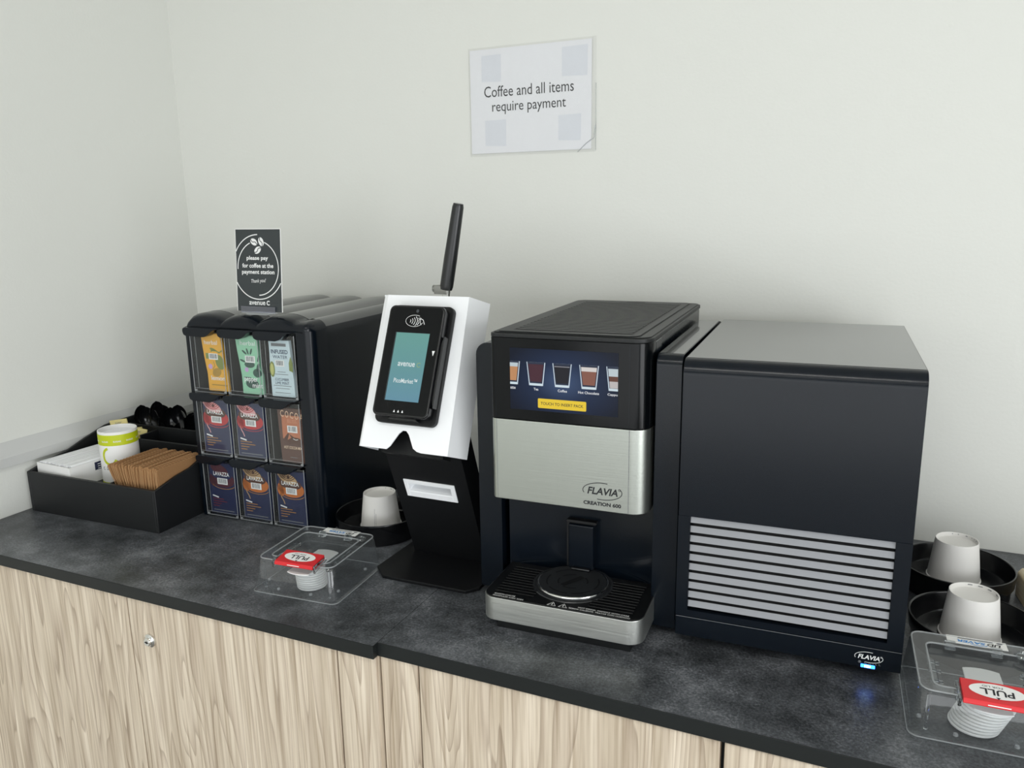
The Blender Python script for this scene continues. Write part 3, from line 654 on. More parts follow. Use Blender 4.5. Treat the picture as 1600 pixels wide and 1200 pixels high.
# ------------------------------------------------------------------ counter card on the dispenser
def counter_card():
    x0, w_, h_ = 0.1165, 0.114, 0.164; zb_ = 0.4475
    t = thing('table_sign', 'black card with coffee bean emblem standing on top of the pack dispenser', 'sign', dsf(x0, 0.022, zb_), DA-0.02)
    CB = mat('charcoal_card', (48, 54, 56), 0.45); le = 0.075
    U, V = Vector((1, 0, 0)), Vector((0, math.sin(le), math.cos(le))); Nn = Vector((0, -math.cos(le), math.sin(le))); o = Vector((0, 0, 0.004))
    b = MB(); g = lambda u, v, w2: o+U*u+V*v+Nn*w2
    b.prism([(0, 0), (w_, 0), (w_, h_), (0, h_)], g, -0.0008, 0.0008, M_CARD); f = lambda k: (lambda u, v: g(u, v, 0.0009+0.0002*k)); f0, f1, f2 = f(0), f(1), f(2)
    b.rect(0.0012, w_-0.0012, 0.0, h_-0.0012, f0, CB)
    cx, cy, rr = 0.0565, 0.090, 0.0625
    b.arc(cx, cy-0.003, rr, rr, 208, 332, 0.0019, f1, M_WINK)
    def clipped(t0, t1, R, yy):
        P = [(cx+R*math.cos(math.radians(t0+(t1-t0)*k/40)), yy+R*math.sin(math.radians(t0+(t1-t0)*k/40))) for k in range(41)]
        P = [(min(max(p[0], 0.0022), w_-0.0022), p[1]) for p in P]; b.line([p for p in P], 0.0019, f1, M_WINK)
    clipped(90, 152, rr, cy)
    b.arc(cx-0.001, cy-0.004, 0.0505, 0.0535, 111, 182, 0.0019, f1, M_WINK); b.arc(cx-0.001, cy-0.0035, 0.0515, 0.054, 70, -88, 0.0019, f1, M_WINK)
    for (u, v, a) in ((0.0475, 0.138, -0.5), (0.0655, 0.1385, -1.15), (0.0565, 0.122, 0.6)):
        b.ell(u, v, 0.0092, 0.0062, f1, M_WINK, a)
        c_, s_ = math.cos(a), math.sin(a); P = [(u+c_*q-s_*0.0016*math.sin(q*420), v+s_*q+c_*0.0016*math.sin(q*420)) for q in [(-0.0088+0.0176*k/10) for k in range(11)]]
        b.line(P, 0.0016, f2, CB)
    b.text('please pay', 0.055, 0.1055, f1, M_WINK, w=0.054, h=0.0105, bold=0.022); b.text('for coffee at the', 0.0555, 0.0915, f1, M_WINK, w=0.078, h=0.0088, bold=0.022); b.text('payment station', 0.0560, 0.0775, f1, M_WINK, w=0.082, h=0.0105, bold=0.022)
    b.text('Thank you!', 0.0565, 0.0605, f1, M_WINK, w=0.037, h=0.0095, shear=0.25, rot=0.06)
    b.text('avenue', 0.0515, 0.0165, f1, M_WINK, w=0.0405, h=0.0072, bold=0.012); b.text('C', 0.0790, 0.0175, f1, M_WINK, w=0.0078, h=0.0094, bold=0.03)
    b.build('card', t)
    b = MB(); b.prism([(0.012, -0.0022), (0.098, -0.0022), (0.098, 0.0100), (0.012, 0.0100)], g, 0.0026, 0.0042, M_CLIP); b.prism([(0.012, -0.0035), (0.098, -0.0035), (0.098, -0.0022), (0.012, -0.0022)], g, -0.004, 0.0042, M_CLEDGE)
    b.box(0.03, 0.082, -0.010, 0.02, -0.0018, 0.0002, M_CLEDGE, 0.0004, 1); b.build('holder', t, 'clear acrylic card holder')
counter_card()

# ------------------------------------------------------------------ payment kiosk
def kiosk():
    cx = 0.2035; t = thing('payment_kiosk', 'white and black payment stand with card reader screen and antenna', 'payment stand', (cx, -0.47, Z0), 0)
    W = lambda x, y, z: Vector((x-cx, y+0.47, z))
    b = MB(); b.prism([(0.0955, -0.5135), (0.1255, -0.5425), (0.292, -0.5395), (0.3085, -0.519), (0.3085, -0.385), (0.0985, -0.385)], lambda u, v, w_: W(u, v, w_), 0.0003, 0.0065, M_KIOSK, 0.0012, 2); b.build('base_plate', t)
    # forward leaning upright
    th = 0.363; o = Vector((0, -0.427, 0.0065)); V = Vector((0, -math.sin(th), math.cos(th))); Nn = Vector((0, -math.cos(th), -math.sin(th)))
    def u_(u, v, w_): p = o+V*v+Nn*w_; return W(u, p.y, p.z)
    b = MB(); x0, x1 = 0.1245, 0.2770; sl = (0.147, 0.2505, 0.1425, 0.181); si = (0.1545, 0.2425, 0.155, 0.1735)
    for (a, c, d_, e) in ((x0, si[0], -0.0, 0.268), (si[1], x1, -0.0, 0.268)): b.prism([(a, d_), (c, d_), (c, e), (a, e)], u_, -0.003, 0, M_KIOSK)
    for (d_, e) in ((0.0, si[2]), (si[3], 0.268)): b.prism([(si[0], d_), (si[1], d_), (si[1], e), (si[0], e)], u_, -0.003, 0, M_KIOSK)
    for a in (x0, x1-0.003): b.prism([(a, 0.002), (a+0.003, 0.002), (a+0.003, 0.268), (a, 0.268)], u_, -0.045, -0.003, M_KIOSK)
    b.build('upright', t)
    b = MB()
    for (a, c, d_, e) in ((sl[0], si[0], sl[2], sl[3]), (si[1], sl[1], sl[2], sl[3]), (si[0], si[1], sl[2], si[2]), (si[0], si[1], si[3], sl[3])): b.prism([(a, d_), (c, d_), (c, e), (a, e)], u_, 0.0002, 0.0026, M_WHITE, 0.0005, 1)
    b.prism([(si[0], si[2]), (si[1], si[2]), (si[1], si[2]+0.001), (si[0], si[2]+0.001)], u_, -0.02, 0.002, M_WHITE); b.prism([(si[0], si[3]-0.001), (si[1], si[3]-0.001), (si[1], si[3]), (si[0], si[3])], u_, -0.02, 0.002, M_WHITE)
    b.prism([(si[0], si[2]), (si[1], si[2]), (si[1], si[3]), (si[0], si[3])], u_, -0.021, -0.02, M_WHITE)
    b.prism([(si[0]+0.001, si[3]-0.0060), (si[1]-0.001, si[3]-0.0060), (si[1]-0.001, si[3]-0.001), (si[0]+0.001, si[3]-0.001)], u_, -0.0199, -0.0160, M_DARK)
    for q in (si[0], si[1]-0.001): b.prism([(q, si[2]), (q+0.001, si[2]), (q+0.001, si[3]), (q, si[3])], u_, -0.02, 0.002, M_WHITE)
    b.build('slot_frame', t, 'white recessed slot')
    # white tilted housing
    tt = 0.408; ho = Vector((cx, -0.578, 0.258)); HV = Vector((0, math.sin(tt), math.cos(tt))); HN = Vector((0, -math.cos(tt), math.sin(tt)))
    def h_(u, v, w_): p = ho+HV*v+HN*w_; return W(p.x+u, p.y, p.z)
    b = MB(); nt_ = [(-0.0325, 0), (-0.026, 0.006), (-0.013, 0.028), (-0.007, 0.0335), (0.000, 0.0335), (0.006, 0.028), (0.018, 0.006), (0.026, 0.0015), (0.034, 0)]
    face = [(-0.0835, 0)]+nt_+[(0.0835, 0), (0.0762, 0.2675), (-0.0818, 0.2665)]
    b.prism(face, h_, -0.002, 0, M_WHITE)
    b.loft([[h_(0.0835, 0, 0), h_(0.0762, 0.2675, 0), h_(0.0755, 0.2675, -0.002), h_(0.082, 0, -0.002)], [h_(0.0885, 0.0025, -0.062), h_(0.086, 0.2745, -0.062), h_(0.084, 0.2745, -0.062), h_(0.0865, 0.0025, -0.062)]], M_WHITE)
    b.loft([[h_(-0.0835, 0, 0), h_(-0.0818, 0.2665, 0), h_(-0.0800, 0.2665, -0.002), h_(-0.082, 0, -0.002)], [h_(-0.0888, 0, -0.004), h_(-0.0905, 0.2665, -0.004), h_(-0.088, 0.2665, -0.005), h_(-0.087, 0, -0.005)], [h_(-0.0888, 0, -0.062), h_(-0.0905, 0.2735, -0.062), h_(-0.0885, 0.2735, -0.062), h_(-0.0868, 0, -0.062)]], M_WHITE)
    b.loft([[h_(-0.0905, 0.2665, -0.002), h_(0.0762, 0.2675, 0), h_(0.0762, 0.2655, -0.001), h_(-0.0905, 0.2645, -0.003)], [h_(-0.0905, 0.2735, -0.062), h_(0.086, 0.2745, -0.062), h_(0.086, 0.2725, -0.062), h_(-0.0905, 0.2715, -0.062)]], M_WHITE)
    b.build('housing', t, 'white housing', smooth=20)
    b = MB(); b.prism([(-0.085, 0.004), (0.085, 0.004), (0.083, 0.268), (-0.086, 0.268)], h_, -0.061, -0.058, M_KIOSK); b.prism([(-0.06, -0.004), (0.06, -0.004), (0.06, 0.10), (-0.06, 0.10)], h_, -0.0585, -0.030, M_KIOSK); b.build('rear_cover', t, 'black rear cover')
    # card reader
    b = MB(); b.prism(rrect(-0.0595, 0.0575, 0.043, 0.2465, 0.011), h_, 0.0002, 0.010, M_KIOSK, 0.0015, 2)
    b.prism(rrect(-0.0545, 0.0515, 0.0525, 0.241, 0.010), h_, 0.010, 0.029, M_GLOSS2, 0.003, 3)
    gf = lambda k: (lambda u, v: h_(u, v, 0.0292+0.0002*k)); g0, g1 = gf(0), gf(1)
    b.poly(rrect(-0.0505, 0.0480, 0.0565, 0.2375, 0.007), g0, M_GLOSS); 
    b.arc(-0.0025, 0.2145, 0.0165, 0.0098, 58, 345, 0.0006, g1, M_WINK)
    for k in range(4): b.arc(-0.0135+0.0008*k, 0.2140, 0.004+0.0034*k, 0.004+0.0026*k, -42, 42, 0.0009, g1, M_WINK, 10)
    b.line([(0.0035, 0.2075), (0.0065, 0.2115), (0.0055, 0.2165), (0.0095, 0.2185), (0.0140, 0.2165), (0.0175, 0.2090)], 0.0010, g1, M_WINK); b.line([(0.0040, 0.2190), (0.0085, 0.2200), (0.0090, 0.2120), (0.0115, 0.2080)], 0.0009, g1, M_WINK)
    b.poly([(0.0402, 0.1655), (0.0455, 0.1655), (0.0428, 0.1565)], g1, M_WINK)
    for k in range(3): b.poly([(-0.0135+0.0078*k, 0.0595), (-0.0098+0.0078*k, 0.0595), (-0.0116+0.0078*k, 0.0638)], g1, M_WINK)
    b.ell(0.0005, 0.2315, 0.0028, 0.0028, g1, mat('lens_grey', (62, 66, 70), 0.2))
    b.prism([(0.0515, 0.085), (0.0548, 0.072), (0.0560, 0.072), (0.0560, 0.192), (0.0548, 0.192), (0.0515, 0.180)], h_, 0.010, 0.024, M_RUBBER, 0.001, 1)
    b.prism([(-0.028, 0.0475), (0.030, 0.0475), (0.026, 0.0530), (-0.024, 0.0530)], h_, 0.010, 0.020, M_RUBBER, 0.001, 1)
    rd = b.build('card_reader', t, 'black card reader terminal')
    b = MB(); b.poly([(-0.0345, 0.0785), (0.0308, 0.0785), (0.0308, 0.1942), (-0.0345, 0.1942)], gf(1), mat('screen_shadow_edge', (40, 56, 60), 0.3)); b.poly([(-0.0325, 0.0785), (0.0308, 0.0785), (0.0308, 0.1935), (-0.0325, 0.1935)], gf(2), TEAL)
    ew = mat('screen_white', (236, 246, 246), emit=0.9); b.text('avenue', -0.0035, 0.1400, gf(3), ew, w=0.0325, h=0.0068, bold=0.012); b.text('C', 0.0195, 0.1402, gf(3), mat('screen_sage', (150, 186, 150), emit=0.8), w=0.0072, h=0.0084, bold=0.03)
    b.text('PicoMarket™', 0.0000, 0.1125, gf(3), ew, w=0.0445, h=0.0078, bold=0.01); b.build('screen', rd, 'teal display')
    # antenna
    p0 = W(0.2055, -0.418, 0.503); p1 = W(0.2365, -0.418, 0.658); d = (p1-p0).normalized()
    b = MB(); b.tube([p0+d*0.006, p0+d*0.012, p0+d*0.06, p0+d*0.150, p0+d*0.156], [0.0105, 0.0118, 0.0118, 0.0100, 0.0085], M_RUBBER, 20); an = b.build('antenna', t, 'black rod antenna')
    b = MB(); b.box(-0.016, 0.010, -0.0075, 0.0075, -0.004, 0.0115, M_STEEL2, 0.001, 1, M=Matrix.Translation(p0+Vector((-0.004, 0, 0.002)))); b.tube([p0+Vector((-0.024, 0, 0.007)), p0+Vector((-0.018, 0, 0.007))], 0.0065, M_STEEL2, 14)
    b.tube([p0-Vector((0, 0, 0.012)), p0+d*0.013], 0.0068, M_CHROME, 14); b.build('connector', an, 'metal elbow connector')
def teal():
    M, nt, bs, N, L = nodes('teal_screen'); t = N('ShaderNodeTexCoord'); sp = N('ShaderNodeSeparateXYZ'); L(t.outputs['Generated'], sp.inputs[0])
    r = ramp(nt, [(0.0, (98, 150, 172)), (0.5, (100, 158, 162)), (1.0, (104, 166, 158))]); L(sp.outputs[2], r.inputs['Fac']); L(r.outputs[0], bs.inputs['Emission Color']); bs.inputs['Emission Strength'].default_value = 0.85
    bs.inputs['Base Color'].default_value = (0.01, 0.012, 0.012, 1); bs.inputs['Roughness'].default_value = 0.25
    return M
TEAL = teal(); kiosk()

# ------------------------------------------------------------------ coffee machine
MX, MY, MA = 0.3632, -0.5716, 0.0353
def navy_screen():
    M, nt, bs, N, L = nodes('navy_screen'); t = N('ShaderNodeTexCoord'); mp = N('ShaderNodeMapping'); mp.inputs['Location'].default_value = (-0.118, 0, -0.588); mp.inputs['Scale'].default_value = (1, 0, 1.5)
    L(t.outputs['Object'], mp.inputs['Vector']); ln = N('ShaderNodeVectorMath'); ln.operation = 'LENGTH'; L(mp.outputs[0], ln.inputs[0])
    mr = N('ShaderNodeMapRange'); mr.inputs['From Max'].default_value = 0.10; L(ln.outputs['Value'], mr.inputs['Value'])
    r = ramp(nt, [(0.0, (72, 92, 128)), (0.45, (36, 50, 80)), (1.0, (18, 24, 41))]); L(mr.outputs[0], r.inputs['Fac']); L(r.outputs[0], bs.inputs['Emission Color']); bs.inputs['Emission Strength'].default_value = 0.8
    bs.inputs['Base Color'].default_value = (0.004, 0.005, 0.007, 1); bs.inputs['Roughness'].default_value = 0.2; bs.inputs['Specular IOR Level'].default_value = 0.12
    return M
def flavia_logo(b, cx, cz, w_, fn, m):
    h = w_*0.47
    b.text('FLAVIA', cx+w_*0.005, cz, fn, m, w=w_*0.78, h=h*0.40, bold=0.026, shear=0.22); b.arc(cx+w_*0.435, cz+h*0.17, w_*0.025, w_*0.025, 0, 360, w_*0.012, fn, m, 14)
    b.arc(cx, cz+0.0, w_*0.5, h*0.46, 75, 200, w_*0.018, fn, m); b.arc(cx, cz-0.0, w_*0.5, h*0.46, -105, 30, w_*0.018, fn, m)
def machine():
    t = thing('coffee_machine', 'tall black and brushed steel coffee machine with drinks screen', 'coffee machine', (MX, MY, Z0), MA)
    b = MB(); HW = 0.2478
    b.box(0.003, HW-0.002, 0.118, 0.44, 0.012, 0.4555, M_BLK, 0.003, 2)                                    # rear body
    b.box(0.003, HW-0.002, 0.075, 0.12, 0.196, 0.4555, M_BLK)
    # brewing bay back wall, gently hollow
    secs = []
    for z in (0.050, 0.198):
        P = []
        for k in range(17):
            x = 0.003+k*(HW-0.005)/16; q = (x-0.125)/0.122; P.append(Vector((x, 0.062+0.022*(1-q*q), z)))
        P += [Vector((HW-0.002, 0.119, z)), Vector((0.003, 0.119, z))]; secs.append(P)
    b.loft(secs, M_BLK)
    for q in ((0.02, 0.05), (0.20, 0.23)):
        for y in (0.06, 0.40): b.lathe([(0, 0), (0.012, 0), (0.012, 0.012), (0, 0.012)], ((q[0]+q[1])/2, y, 0.0), M_RUBBER, 16)
    b.build('body', t)
    # side wings
    def wing(x0, x1, y0, zt_, rl, rr):
        b = MB(); r = 0.016; P = [(y0, 0.012), (y0, zt_-r)]+[(y0+r-r*math.cos(math.radians(a)), zt_-r+r*math.sin(math.radians(a))) for a in range(15, 91, 15)]+[(0.40, zt_), (0.43, zt_-0.006), (0.44, zt_-0.03), (0.44, 0.012)]
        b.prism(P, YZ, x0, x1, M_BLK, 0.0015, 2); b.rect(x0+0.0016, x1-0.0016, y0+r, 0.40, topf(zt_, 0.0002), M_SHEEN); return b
    wing(0.2520, 0.2900, 0.0235, 0.4378, 0, 0).build('side_cover', t)
    b = MB(); r = 0.020; P = [(-0.049, 0.012), (-0.008, 0.012), (-0.008, 0.4365), (-0.029, 0.4365)]+[(-0.029-r*math.sin(math.radians(a)), 0.4165+r*math.cos(math.radians(a))) for a in range(15, 91, 15)]
    b.prism(P, XZ, 0.055, 0.44, M_BLK, 0.0015, 2); b.build('side_cover', t)
    # head: steel front below, glossy panel above
    def shell(x0, x1, rl, rr, y0, y1, n=7):
        return [(x0, y1)]+[(x0+rl-rl*math.cos(math.radians(a)), y0+rl-rl*math.sin(math.radians(a))) for a in [90*k/n for k in range(n+1)]]+[(x1-rr+rr*math.sin(math.radians(a)), y0+rr-rr*math.cos(math.radians(a))) for a in [90*k/n for k in range(n+1)]]+[(x1, y1)]
    b = MB(); b.prism(shell(0.0, HW, 0.009, 0.026, 0.0, 0.040), XY, 0.1975, 0.3285, M_STEELF, 0.0015, 2)
    b.rect(0.2195, 0.2203, 0.199, 0.328, front(0.0), M_GREYINK); b.rect(0.0092, 0.0098, 0.199, 0.328, front(0.0), M_GREYINK)
    flavia_logo(b, 0.1800, 0.2290, 0.0605, front(0.0), M_INK); b.text('CREATION 600', 0.1800, 0.2090, front(0.0), M_INK, w=0.0585, h=0.0062, bold=0.040)
    b.build('steel_front', t, 'brushed steel front')
    MB().prism(shell(0.0, HW, 0.009, 0.026, 0.040, 0.080)[0:1]+[(0.0, 0.0405), (HW, 0.0405), (HW, 0.080)], XY, 0.1985, 0.4545, M_BLK, 0.001, 1).build('head_casing', t)
    b = MB(); b.prism(shell(0.0, HW, 0.009, 0.026, 0.0, 0.040), XY, 0.3292, 0.4560, M_GLOSS, 0.0010, 2)
    b.rect(0.2185, 0.2192, 0.331, 0.455, front(0.0), M_BLK); b.rect(0.0092, 0.0099, 0.331, 0.455, front(0.0), M_BLK); pn = b.build('control_panel', t, 'glossy black control panel')
    # screen
    b = MB(); b.rect(0.0335, 0.2025, 0.3460, 0.4412, front(0.0, 0.0003), navy_screen()); f = [front(0.0, 0.0005+0.0002*k) for k in range(5)]
    E = lambda n, c, s=0.85: mat('screen_'+n, c, emit=s)
    glass, glass2 = E('glass_line', (206, 220, 232), 0.95), E('glass_base', (214, 230, 238), 0.95)
    def tumbler(cx, liq, band=None, lo=0.0338, hi=0.2022):
        zt_, zb__ = 0.4208, 0.3850; wt, wb = 0.0150, 0.0112
        def cl(P): return [(min(max(p[0], lo), hi), p[1]) for p in P]
        b.poly(cl([(cx-wb, zb__), (cx+wb, zb__), (cx+wt, zt_), (cx-wt, zt_)]), f[0], glass); b.poly(cl([(cx-wb+0.0012, zb__+0.0035), (cx+wb-0.0012, zb__+0.0035), (cx+wt-0.0013, zt_), (cx-wt+0.0013, zt_)]), f[1], E('glass_dark', (44, 54, 76)))
        b.poly(cl([(cx-wb+0.0022, zb__+0.006), (cx+wb-0.0022, zb__+0.006), (cx+wt-0.0028, zt_-0.003), (cx-wt+0.0028, zt_-0.003)]), f[2], liq)
        if band:
            for (z0, z1, m_) in band:
                k0, k1 = (z0-zb__)/(zt_-zb__), (z1-zb__)/(zt_-zb__); w0, w1 = wb+(wt-wb)*k0-0.0024, wb+(wt-wb)*k1-0.0026; b.poly(cl([(cx-w0, z0), (cx+w0, z0), (cx+w1, z1), (cx-w1, z1)]), f[3], m_)
        b.poly(cl([(cx-wb+0.001, zb__), (cx+wb-0.001, zb__), (cx+wb-0.002, zb__+0.0035), (cx-wb+0.002, zb__+0.0035)]), f[3], glass2)
    wht, crm = E('foam', (232, 226, 222)), E('milk', (206, 220, 226))
    tumbler(0.0350, E('latte', (206, 150, 104)), [(0.4125, 0.4185, crm)]); tumbler(0.0757, E('tea', (78, 44, 56))); tumbler(0.1170, E('coffee', (34, 34, 42)), [(0.4155, 0.4168, E('coffee_line', (150, 150, 158)))])
    tumbler(0.1585, E('chocolate', (146, 98, 84)), [(0.4115, 0.4178, wht)]); tumbler(0.1995, E('cappuccino', (110, 74, 64)), [(0.4065, 0.4178, crm), (0.389, 0.399, E('cap_milk', (206, 200, 200)))])
    ew = E('label', (236, 238, 242), 0.9)
    b.text('atte', 0.0382, 0.3795, f[1], ew, w=0.0085, h=0.0040, bold=0.02); b.text('Tea', 0.0757, 0.3795, f[1], ew, w=0.0075, h=0.0040, bold=0.02); b.text('Coffee', 0.1175, 0.3795, f[1], ew, w=0.0145, h=0.0040, bold=0.02)
    b.text('Hot Chocolate', 0.1580, 0.3795, f[1], ew, w=0.0320, h=0.0040, bold=0.02); b.text('Cappu', 0.1942, 0.3790, f[1], ew, w=0.0150, h=0.0046, bold=0.02)
    b.poly(rrect(0.0785, 0.1545, 0.3508, 0.3655, 0.0015, 3), f[0], E('yellow_button', (248, 214, 60), 0.9)); b.text('TOUCH TO INSERT PACK', 0.1165, 0.3582, f[1], M_INK, w=0.0670, h=0.0045, bold=0.012)
    b.build('screen', pn, 'lit drinks menu screen')
    # lid with slots
    b = MB(); out = rrect(0.0, HW+0.001, -0.001, 0.446, (0.010, 0.026, 0.018, 0.014))
    b.prism(out, XY, 0.4562, 0.4625, M_BLK_TOP, 0.0012, 2); b.prism(rrect(0.004, HW-0.003, 0.003, 0.442, (0.008, 0.022, 0.014, 0.012)), XY, 0.4625, 0.4640, M_BLK_TOP, 0.0008, 1)
    b.prism(rrect(0.012, 0.2285, 0.006, 0.436, (0.004, 0.016, 0.01, 0.01)), XY, 0.4640, 0.4652, M_BLK_TOP, 0.0006, 1)
    b.rect(0.2292, 0.2300, 0.010, 0.436, topf(0.4640), M_DARK); b.rect(0.110, 0.146, 0.415, 0.421, topf(0.4652), M_DARK)
    ld = b.build('lid', t)
    b = MB(); b.rect(0.031, 0.217, 0.022, 0.408, topf(0.4652, 0.0002), M_DARK); n = 24; pit = 0.386/n
    for k in range(n): b.box(0.0335, 0.2145, 0.022+k*pit+pit*0.36, 0.022+(k+1)*pit, 0.4650, 0.46585, M_BLK_TOP)
    b.build('vent_grille', ld)
    # spout column
    b = MB(); b.box(0.1045, 0.1475, 0.066, 0.095, 0.064, 0.142, M_BLK, 0.003, 3); b.box(0.1000, 0.1040, 0.074, 0.095, 0.064, 0.144, M_DARK); b.prism(rrect(0.1000, 0.1505, 0.142, 0.1465, 0.002, 3), XZ, 0.0720, 0.095, M_DARK); b.build('spout_column', t)
    # drip tray
    b = MB(); tx0, tx1 = 0.0035, 0.2575
    b.prism(shell(tx0, tx1, 0.022, 0.024, -0.0620, 0.066), XY, 0.0205, 0.0585, M_STEEL, 0.0008, 2); b.box(tx0+0.02, tx1-0.02, -0.045, 0.066, 0.0, 0.0206, M_RUBBER); tr = b.build('drip_tray', t, 'drip tray with a brushed steel front')
    b = MB(); tz = 0.0602; b.prism(shell(tx0+0.0015, tx1-0.0015, 0.0205, 0.0225, -0.0605, 0.064), XY, 0.0585, tz, M_TRAYTOP, 0.0006, 1)
    cx, cy = 0.1275, 0.0205
    for k in range(11):
        y = -0.043+k*0.0088; half = math.sqrt(max(0, 0.0635**2-(y-cy)**2)); a0 = 0.020; a1 = min(cx-half, 0.085); c0 = max(cx+half, 0.172); c1 = 0.240
        b.box(a0, a1, y, y+0.0040, tz, tz+0.0016, M_TRAYTOP, 0.0006, 1); b.box(c0, c1, y, y+0.0040, tz, tz+0.0016, M_TRAYTOP, 0.0006, 1)
    tf = topf(tz, 0.0004)
    b.text('BOISSON CHAUDE', 0.0400, -0.0515, tf, M_WINK, w=0.034, h=0.0036, bold=0.01); b.text('MANIPULER AVEC SOIN', 0.0475, -0.0575, tf, M_WINK, w=0.050, h=0.0036, bold=0.01)
    b.text('HOT DRINK. HANDLE WITH CARE', 0.1975, -0.0505, tf, M_WINK, w=0.078, h=0.0036, bold=0.01); b.text('BEBIDA CALIENTE. TRATAR CON CUIDADO', 0.1925, -0.0565, tf, M_WINK, w=0.093, h=0.0036, bold=0.01)
    for u in (0.1185, 0.1360):
        P = [(u-0.0065, -0.0585), (u+0.0065, -0.0585), (u, -0.0478), (u-0.0065, -0.0585), (u, -0.0585)]; b.line(P, 0.0014, tf, M_WINK); b.rect(u-0.0008, u+0.0008, -0.0555, -0.0515, tf, M_WINK); b.rect(u-0.0008, u+0.0008, -0.0572, -0.0562, tf, M_WINK)
    b.build('tray_top', tr)
    b = MB(); b.lathe([(0.0645, 0.0), (0.0635, 0.0012), (0.0600, 0.0014), (0.0590, 0.0006), (0.0570, 0.0006), (0.0562, 0.0034), (0.0545, 0.0044), (0.0525, 0.0040), (0.0, 0.0034)], (cx, cy, tz), mat('drip_disc_grey', (38, 40, 42), 0.3), 64)
    df = topf(tz+0.0042, 0.0003)
    for (R_, a0, a1) in ((0.0415, 100, 150), (0.0415, 165, 215), (0.0415, 225, 275), (0.0415, 285, 330), (0.0415, -20, 30), (0.0235, 95, 150), (0.0235, 170, 215), (0.0235, 245, 300), (0.0235, 0, 50)): b.arc(cx, cy, R_, R_, a0, a1, 0.0024, df, M_DARK, 14)
    b.line([(cx-0.012, cy-0.018), (cx+0.010, cy+0.020)], 0.0095, df, M_DARK); b.box(cx-0.016, cx+0.016, cy+0.038, cy+0.046, tz+0.004, tz+0.009, M_GLOSS2, 0.002, 2)
    b.lathe([(0.0568, 0.0030), (0.0562, 0.0046), (0.0550, 0.0052), (0.0540, 0.0046)], (cx, cy, tz), M_CHROME, 64)
    b.build('drip_disc', tr)
machine()

# ------------------------------------------------------------------ chiller
def chiller():
    t = thing('drink_chiller', 'large black boxy chiller with silver louvres right of the coffee machine', 'chiller', (0.6581, -0.5635, Z0), 0.0396)
    W, D, zt_, zb_ = 0.3062, 0.458, 0.4370, 0.0190; b = MB(); r = 0.022
    def arc_(cy, cz, a0, a1, rr, n=6): return [(cy+rr*math.cos(math.radians(a0+(a1-a0)*k/n)), cz+rr*math.sin(math.radians(a0+(a1-a0)*k/n))) for k in range(n+1)]
    lz0, lz1, lx0, lx1 = 0.0612, 0.2075, 0.0172, 0.2862
    top = [(0.0, lz1)]+arc_(r, zt_-r, 180, 90, r)+arc_(D-0.03, zt_-0.03, 90, 0, 0.03)+[(D, zb_), (0.03, zb_), (0.03, lz1)]
    b.prism(top, YZ, 0.0, W, M_BLK, 0.0014, 2)
    b.box(0, lx0, 0, 0.031, 0.0508, lz1+0.0005, M_BLK); b.box(lx1, W, 0, 0.031, 0.0508, lz1+0.0005, M_BLK); b.box(lx0, lx1, 0, 0.031, 0.0508, lz0, M_BLK); b.rect(lx0, lx1, lz0, lz1, front(0.03), M_DARK)
    b.rect(0.0016, W-0.0016, r, D-0.032, topf(zt_, 0.0002), M_SHEEN)  # patch that adds the pale reflection to the top face
    for x in (0.03, W-0.03):
        for y in (0.05, D-0.05): b.lathe([(0, 0), (0.013, 0), (0.013, 0.020), (0, 0.020)], (x, y, 0.0), M_RUBBER, 16)
    b.build('cabinet', t)
    b = MB(); n = 10; pit = (lz1-lz0)/n
    for k in range(n):
        z1 = lz0+(k+1)*pit-0.0004; z0 = z1-0.0090; P = [(0.0046, z1), (0.0022, z0), (0.0028, z0), (0.0052, z1)]
        b.prism(P, YZ, lx0+0.0003, lx1-0.0003, M_SILVER)
    b.build('vent_grille', t, 'silver louvre grille', smooth=20)
    b = MB(); b.box(0, W, 0.0, 0.0305, zb_, 0.0496, M_BLK, 0.0010, 1); b.rect(0.001, W-0.001, 0.0494, 0.0500, front(-0.0001), M_GREYINK)
    f = front(0.0); flavia_logo(b, 0.2655, 0.0356, 0.0355, f, M_WINK); b.text('CHILL', 0.2705, 0.0272, f, M_GREYINK, w=0.0205, h=0.0030, gap=1.8)
    for k in range(6): a = k*PI/3; b.line([(0.2545, 0.0272), (0.2545+0.0022*math.cos(a), 0.0272+0.0022*math.sin(a))], 0.0008, f, M_GREYINK)
    bp = b.build('base_panel', t)
    b = MB(); b.prism(rrect(0.2562, 0.2742, 0.0196, 0.0245, 0.0006, 2), XZ, -0.0006, 0.001, mat('blue_led_edge', (40, 104, 255), emit=9.0), 0.0); b.rect(0.261, 0.2685, 0.0206, 0.0236, front(-0.0006), mat('blue_led_core', (176, 214, 255), emit=16.0)); b.build('indicator_light', bp, 'glowing blue indicator')
chiller()

